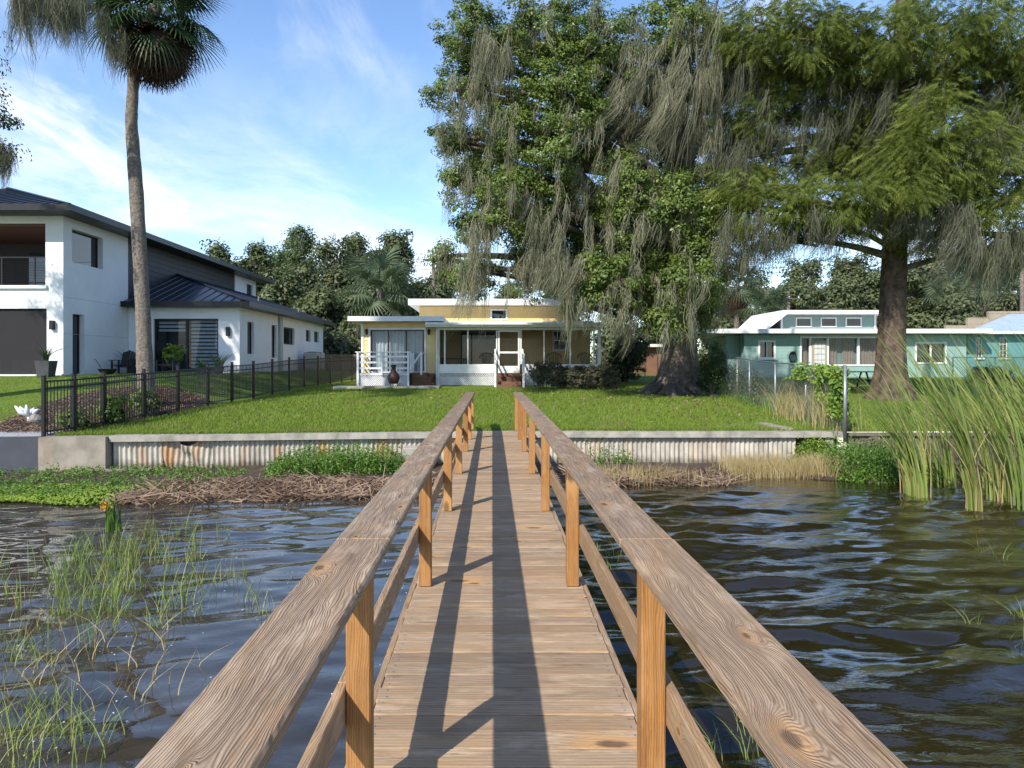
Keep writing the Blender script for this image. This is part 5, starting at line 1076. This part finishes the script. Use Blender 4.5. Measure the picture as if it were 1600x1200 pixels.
for x_ in (1243, 1282, 1321):
    f = frame_x('clerestory_window', px(x_, CY), px(x_ + 25, CY), 3.85, 4.45, CY - .04, .07, .038, 'white_paint', HT); box('pane', px(x_, CY) + .07, px(x_ + 25, CY) - .07, CY - .02, CY - .01, 3.92, 4.38, 'dark_glass', f)
for x_ in (1220, 1366): box('corner_board', px(x_, CY) - .02, px(x_, CY) + .1, CY - .05, CY - .002, 3.63, 4.6, 'white_paint', HT)
f = frame_x('small_window', hs[0][0] - .1, hs[0][1] + .1, hs[0][2] - .12, hs[0][3] + .08, TY - .04, .11, .06, 'white_paint', HT); box('mullion', (hs[0][0] + hs[0][1]) / 2 - .03, (hs[0][0] + hs[0][1]) / 2 + .03, TY - .03, TY + .05, hs[0][2], hs[0][3] - .04, 'white_paint', f); box('pane', hs[0][0], hs[0][1], TY + .1, TY + .11, hs[0][2], hs[0][3], 'dark_glass', f); box('sill', hs[0][0] - .16, hs[0][1] + .16, TY - .1, TY - .041, hs[0][2] - .16, hs[0][2] - .08, 'white_paint', f)
bx0, bx1 = hs[1][0], hs[1][1]
pic = frame_x('picture_window', bx0 - .05, bx1 + .05, 1.45, 3.2, TY - .04, .1, .06, 'white_paint', HT)
for x_ in (1266, 1293, 1341): box('mullion', tx(x_) - .07, tx(x_) + .07, TY - .038, TY + .06, 1.551, 3.09, 'white_paint', pic)
add('pane', [(bx0, TY + .12, 1.55), (bx1, TY + .12, 1.55), (bx1, TY + .12, 3.12), (bx0, TY + .12, 3.12)], [(0, 1, 2, 3)], 'clear_glass', pic)
curtain(tx(1252), tx(1265), 1.55, 3.1, TY + .3, 'brown_curtain', pic); curtain(tx(1296), tx(1312), 1.55, 3.1, TY + .3, 'brown_curtain', pic); curtain(tx(1320), tx(1339), 1.55, 3.1, TY + .3, 'brown_curtain', pic); curtain(tx(1346), tx(1374), 1.55, 3.1, TY + .3, 'brown_curtain', pic)
box('header_panel', bx0 - .05, bx1 + .05, TY - .03, TY - .002, 3.205, 3.35, 'grey_panel', HT)
dd = box('door', tx(1268), tx(1291), TY - .09, TY - .042, .85, 2.95, 'tan_block', HT, .01)
for i in range(3):
    for j in range(5): box('door_pane', tx(1271.5) + i * .215, tx(1271.5) + i * .215 + .19, TY - .097, TY - .0905, 1.15 + j * .34, 1.15 + j * .34 + .29, 'curtain', dd)
f = frame_x('right_window', hs[2][0] - .1, hs[2][1] + .1, hs[2][2] - .1, hs[2][3] + .1, TY - .04, .1, .06, 'white_paint', HT); box('mullion', (hs[2][0] + hs[2][1]) / 2 - .04, (hs[2][0] + hs[2][1]) / 2 + .04, TY - .03, TY + .05, hs[2][2], hs[2][3], 'white_paint', f); box('pane', hs[2][0], hs[2][1], TY + .1, TY + .11, hs[2][2], hs[2][3], 'dark_glass', f)
hr_ = thing('hose_reel', (tx(1238), TY - .2, .8), 'green garden hose hung on the teal wall beside the door', 'hose'); MB().tube([(tx(1238) + .2 * math.cos(t), TY - .06 - .004 * t, 2.0 + .3 * math.sin(t)) for t in np.linspace(0, 18.8, 60)], .03, 6).build('hose', 'leaf_oak', hr_, True); box('holder', tx(1238) - .08, tx(1238) + .08, TY - .1, TY - .003, 2.15, 2.28, 'dark_metal', hr_)
sh = thing('brown_shed', (px(1020, 48), 48, .8), 'small brown walled outbuilding with white roof behind the mossy trunk', 'shed'); box('wall', px(1005, 48), px(1034, 48), 48, 51, .7, 2.7, 'brown_wall', sh); box('roof', px(1000, 48), px(1090, 48), 47.5, 51.5, 2.71, 2.9, 'white_paint', sh); box('roof_post', px(1082, 48), px(1085, 48), 47.6, 47.75, .7, 2.7, 'white_paint', sh)
pt2 = thing('picnic_table', (15.2, 30.5, .5), 'dark picnic table behind the cypress trunk', 'picnic table')
for k in range(5): box('top_plank', 13.9, 16.3, 30.0 + k * .16, 30.14 + k * .16, 1.24, 1.28, 'charcoal_plastic', pt2)
for yy in (29.55, 31.2): box('bench_plank', 13.9, 16.3, yy, yy + .26, .92, .96, 'charcoal_plastic', pt2)
for xx in (14.3, 15.9):
    for s in (-1, 1): MB().tube([(xx, 30.4 + s * .65, .45), (xx, 30.4 + s * .2, 1.24)], .04, 5).build('leg', 'charcoal_plastic', pt2)
    box('cross_bar', xx - .03, xx + .03, 29.6, 31.4, .87, .92, 'charcoal_plastic', pt2)
# turquoise house with pale roof
HB = thing('turquoise_house', (33, 46, .7), 'bright turquoise block house with pale blue metal roof at right edge', 'house'); bX0 = px(1511, 42.5); bX1 = 41.
bh = [(px(1525, 42.5), px(1535, 42.5), 1.95, 3.15), (px(1562, 42.5), px(1574, 42.5), 1.95, 3.15), (px(1640, 42.5), px(1655, 42.5), 1.95, 3.15)]
wall_x('front_wall', bX0 + .02, bX1, .5, 3.35, 42.5, .25, bh, 'blue_block', HB); box('core', bX0 + .02, bX1, 43., 46., .5, 3.35, 'blue_block', HB)
for q in bh:
    f = frame_x('window', q[0] + .003, q[1] - .003, q[2] + .003, q[3] - .003, 42.53, .04, .05, 'white_paint', HB); box('pane', q[0], q[1], 42.56, 42.565, q[2], q[3], 'dark_glass', f); box('sill', q[0] - .1, q[1] + .1, 42.4, 42.499, q[2] - .1, q[2], 'white_paint', f)
    box('mullion', (q[0] + q[1]) / 2 - .015, (q[0] + q[1]) / 2 + .015, 42.54, 42.559, q[2] + .05, q[3] - .05, 'white_paint', f)
    for z in (2.35, 2.75): box('muntin', q[0] + .045, (q[0] + q[1]) / 2 - .016, 42.54, 42.559, z, z + .025, 'white_paint', f); box('muntin', (q[0] + q[1]) / 2 + .016, q[1] - .045, 42.54, 42.559, z, z + .025, 'white_paint', f)
e0, e1, f0, f1 = bX0 - .3, bX1 + .5, 42.0, 46.2; hr = 4.; rzt = 4.8
rfb = add('roof', [(e0, f0, 3.5), (e1, f0, 3.5), (e1, f1 - .2, rzt), (e0 + 5.4, f1 - .2, rzt), (e0 + 2.4, f1, 3.5), (e1, f1, 3.5)], [(0, 1, 2, 3), (0, 3, 4), (4, 3, 2, 5), (1, 5, 2), (5, 1, 0, 4)], 'pale_metal', HB)
m = MB(); m.box(e0 - .03, e1, f0 - .04, f0 - .001, 3.36, 3.52); m.build('fascia', 'white_paint', rfb)
xx = e0 + .5
while xx < e1 - .4: r_ = min(hr, (xx - e0) * 4 / 5.4); MB().tube([(xx, f0, 3.51), (xx, f0 + r_, 3.51 + r_ * .325)], .02, 4).build('roof_seam', 'pale_metal', rfb); xx += .6
tw = thing('tan_block_wall', (px(1540, 54), 54, 1), 'stepped tan block wall rising behind the turquoise house roof', 'wall'); 
for i, (a_, b_, t_) in enumerate(((1478, 1512, 508), (1512, 1545, 496), (1545, 1640, 486))):
    zt = pz(t_, 54); x0 = px(a_, 54); x1 = px(b_, 54); z = 1.
    while z < zt - .05:
        x = x0
        while x < x1 - .05:
            box('block', x + .006, min(x + .8, x1) - .006, 54, 54.25, z, min(z + .4, zt) - .012, 'tan_block', tw); x += .8
        z += .4

# ------------------------------------------------------------------ chain link fence
CF = thing('chain_link_fence', (8.4, 17, 0), 'grey chain link fence running from the wall corner to the shrub', 'fence')
A = np.array([8.32, 16.75]); B = np.array([8.9, 27.0]); H = 1.5
def cpt(t, h): p = A + (B - A) * t; return np.array([p[0], p[1], float(ground(p[0], p[1])) + h])
for i, t in enumerate((0, .235, .47, .72, .86, 1.)):
    MB().tube([tuple(cpt(t, -.2)), tuple(cpt(t, H + (.12 if i == 0 else .03)))], .04 if i == 0 else .028, 10).build('fence_post', 'galvanised', CF, True)
MB().tube([tuple(cpt(t, H)) for t in np.linspace(0, 1, 12)], .02, 8).build('top_rail', 'galvanised', CF, True)
ln_ = float(np.linalg.norm(B - A)); m = MB()
def wire(u0, h0, u1, h1): m.tube([tuple(cpt(u0 / ln_, h0)), tuple(cpt(u1 / ln_, h1))], .0026, 3, False)
u = -H
while u < ln_:
    a0, a1 = max(u, 0), min(u + H, ln_)
    if a1 - a0 > .05: wire(a0, a0 - u, a1, a1 - u); wire(a0, H - (a0 - u), a1, H - (a1 - u))
    u += .085
m.build('wire_mesh', 'galvanised', CF)
C2_ = thing('chain_link_fence', (14, 34, .5), 'far low chain link fence in front of the turquoise house', 'fence')
for x_ in np.arange(24, 34, 2.2): MB().tube([(x_, 37, .6), (x_, 37, 1.95)], .03, 8).build('fence_post', 'galvanised', C2_)
MB().tube([(24, 37, 1.93), (34, 37, 1.93)], .02, 6).build('top_rail', 'galvanised', C2_)
m = MB(); u = 24.
while u < 33.9:
    m.tube([(u, 37, .65), (min(u + 1.28, 34), 37, .65 + min(1.28, 34 - u))], .003, 3, False); m.tube([(u, 37, 1.93), (min(u + 1.28, 34), 37, 1.93 - min(1.28, 34 - u))], .003, 3, False); u += .1
m.build('wire_mesh', 'galvanised', C2_)
C3_ = thing('chain_link_gate', (px(990, 38), 38, .7), 'chain link fence section left of the mossy trunk in the distance', 'fence')
for x_ in (970, 988, 1008, 1028): MB().tube([(px(x_, 38), 38, .6), (px(x_, 38), 38, 2.1)], .03, 8).build('fence_post', 'galvanised', C3_)
for z in (.75, 2.08): MB().tube([(px(970, 38), 38, z), (px(1028, 38), 38, z)], .02, 6).build('rail', 'galvanised', C3_)
m = MB(); u = px(970, 38)
while u < px(1028, 38) - .1: e = min(1.3, px(1028, 38) - u); m.tube([(u, 38, .76), (u + e, 38, .76 + e)], .003, 3, False); m.tube([(u, 38, 2.07), (u + e, 38, 2.07 - e)], .003, 3, False); u += .1
m.build('wire_mesh', 'galvanised', C3_)
# vines and brush on the fence
def on_fence(n, t0, t1, h0, h1, th):
    t = rng.uniform(t0, t1, n); h = rng.uniform(h0, h1, n); p = np.stack([A[0] + (B[0] - A[0]) * t, A[1] + (B[1] - A[1]) * t], 1); p[:, 0] += rng.normal(-.03, th, n); return np.stack([p[:, 0], p[:, 1], ground(p[:, 0], p[:, 1]) + h], 1)
P = np.concatenate([on_fence(1400, .0, .07, .35, 1.5, .09), on_fence(1300, .02, .3, 1.1, 1.56, .12), on_fence(300, .05, .14, .6, 1.2, .08)])
kp = np.sin(P[:, 1] * 5.1 + P[:, 2] * 3) + np.sin(P[:, 2] * 7 - P[:, 1] * 2.3) + rng.normal(0, .5, len(P)) > -.1; P = P[kp]
V, F = leafquads(P, rng.normal(size=P.shape) + np.array([-.5, -1, .5]), rng.uniform(.07, .14, len(P)), .07)
vn = thing('fence_vine', (8.4, 17.2, 0), 'bright green vine climbing the near end of the chain link fence', 'vine'); add('leaves', V, F, 'vine', vn)
m = MB()
for q in range(8): m.tube([tuple(cpt(.01 + .03 * q, 0.)), tuple(cpt(.015 + .03 * q, .8)), tuple(cpt(.03 * q + .03, 1.45))], .008, 4)
m.build('stems', 'bark', vn)
P = on_fence(420, .03, .42, -.02, .02, .3); V, F = blades(P, rng.uniform(.5, 1.35, len(P)), .012, rng.uniform(.1, .6, len(P)), 4, (-.12, -.05, 0)); stuff('dry_brush', V, F, 'reed_dry', 'tangle of tan dry grass along the chain link fence', 'brush')
P = on_fence(500, .0, .95, -.02, .02, .22); V, F = blades(P, rng.uniform(.15, .5, len(P)), .014, rng.uniform(.1, .6, len(P)), 3); stuff('fence_grass', V, F, 'weed', 'longer green grass under the chain link fence', 'grass')
for i, q in enumerate((.62, .8, .93)):
    o = thing('fence_shrublet', tuple(cpt(q, 0)), ['thin grey green twiggy bush on the middle of the chain link fence', 'twiggy bush on the fence beside the upright shrub', 'twiggy bush at the far fence end'][i], 'shrub')
    P = on_fence(260, q - .05, q + .05, 0, 1.2, .15); V, F = leafquads(P, rng.normal(size=P.shape), .09, .04); add('leaves', V, F, 'hedge', o)

# ------------------------------------------------------------------ poles and wires
def pole(x_, Y_, top, lb, lamp=0):
    r_ = thing('utility_pole', (px(x_, Y_), Y_, 1.), lb, 'pole'); X_ = px(x_, Y_); zt = pz(top, Y_)
    MB().tube([(X_, Y_, .8), (X_, Y_, zt)], [.19, .13], 10).build('shaft', 'pole_wood', r_, True)
    box('crossarm', X_ - .9, X_ + .9, Y_ - .2, Y_ - .1, zt - .7, zt - .58, 'pole_wood', r_)
    for dx in (-.8, .0, .8): MB().lathe([(.05, 0), (.07, .06), (.03, .14)], (X_ + dx, Y_ - .15, zt - .579), 8).build('insulator', 'white_ceramic', r_)
    if lamp:
        MB().tube([(X_, Y_, zt - 1.2), (X_ - 1., Y_ - .5, zt - .8), (X_ - 1.7, Y_ - .7, zt - .75)], .05, 6).build('lamp_arm', 'galvanised', r_); box('lamp_head', X_ - 2.3, X_ - 1.6, Y_ - .85, Y_ - .55, zt - .82, zt - .68, 'galvanised', r_, .03)
pole(677, 62, 395, 'wooden utility pole behind the yellow house roof'); pole(1232, 60, 455, 'pole with street lamp above the teal house', 1); pole(1597, 56, 400, 'pole with street lamp at the right edge', 1)
for k, (za, lb) in enumerate(((10.7, 'topmost overhead power line along the far tree row'), (10.2, 'middle overhead power line along the far tree row'), (9.8, 'lowest of the three close overhead lines at the far trees'), (7.0, 'low single overhead cable crossing behind the roofs'))):
    P_ = []
    for i in range(61):
        X_ = -70 + i * 2.4; ph = ((X_ + 5.1) % 36) / 36; P_.append((X_, 61.8, za - 4 * .5 * ph * (1 - ph)))
    o = MB().tube(P_, .018, 4).build('power_line', 'dark_metal'); tag(o, lb, 'cable')
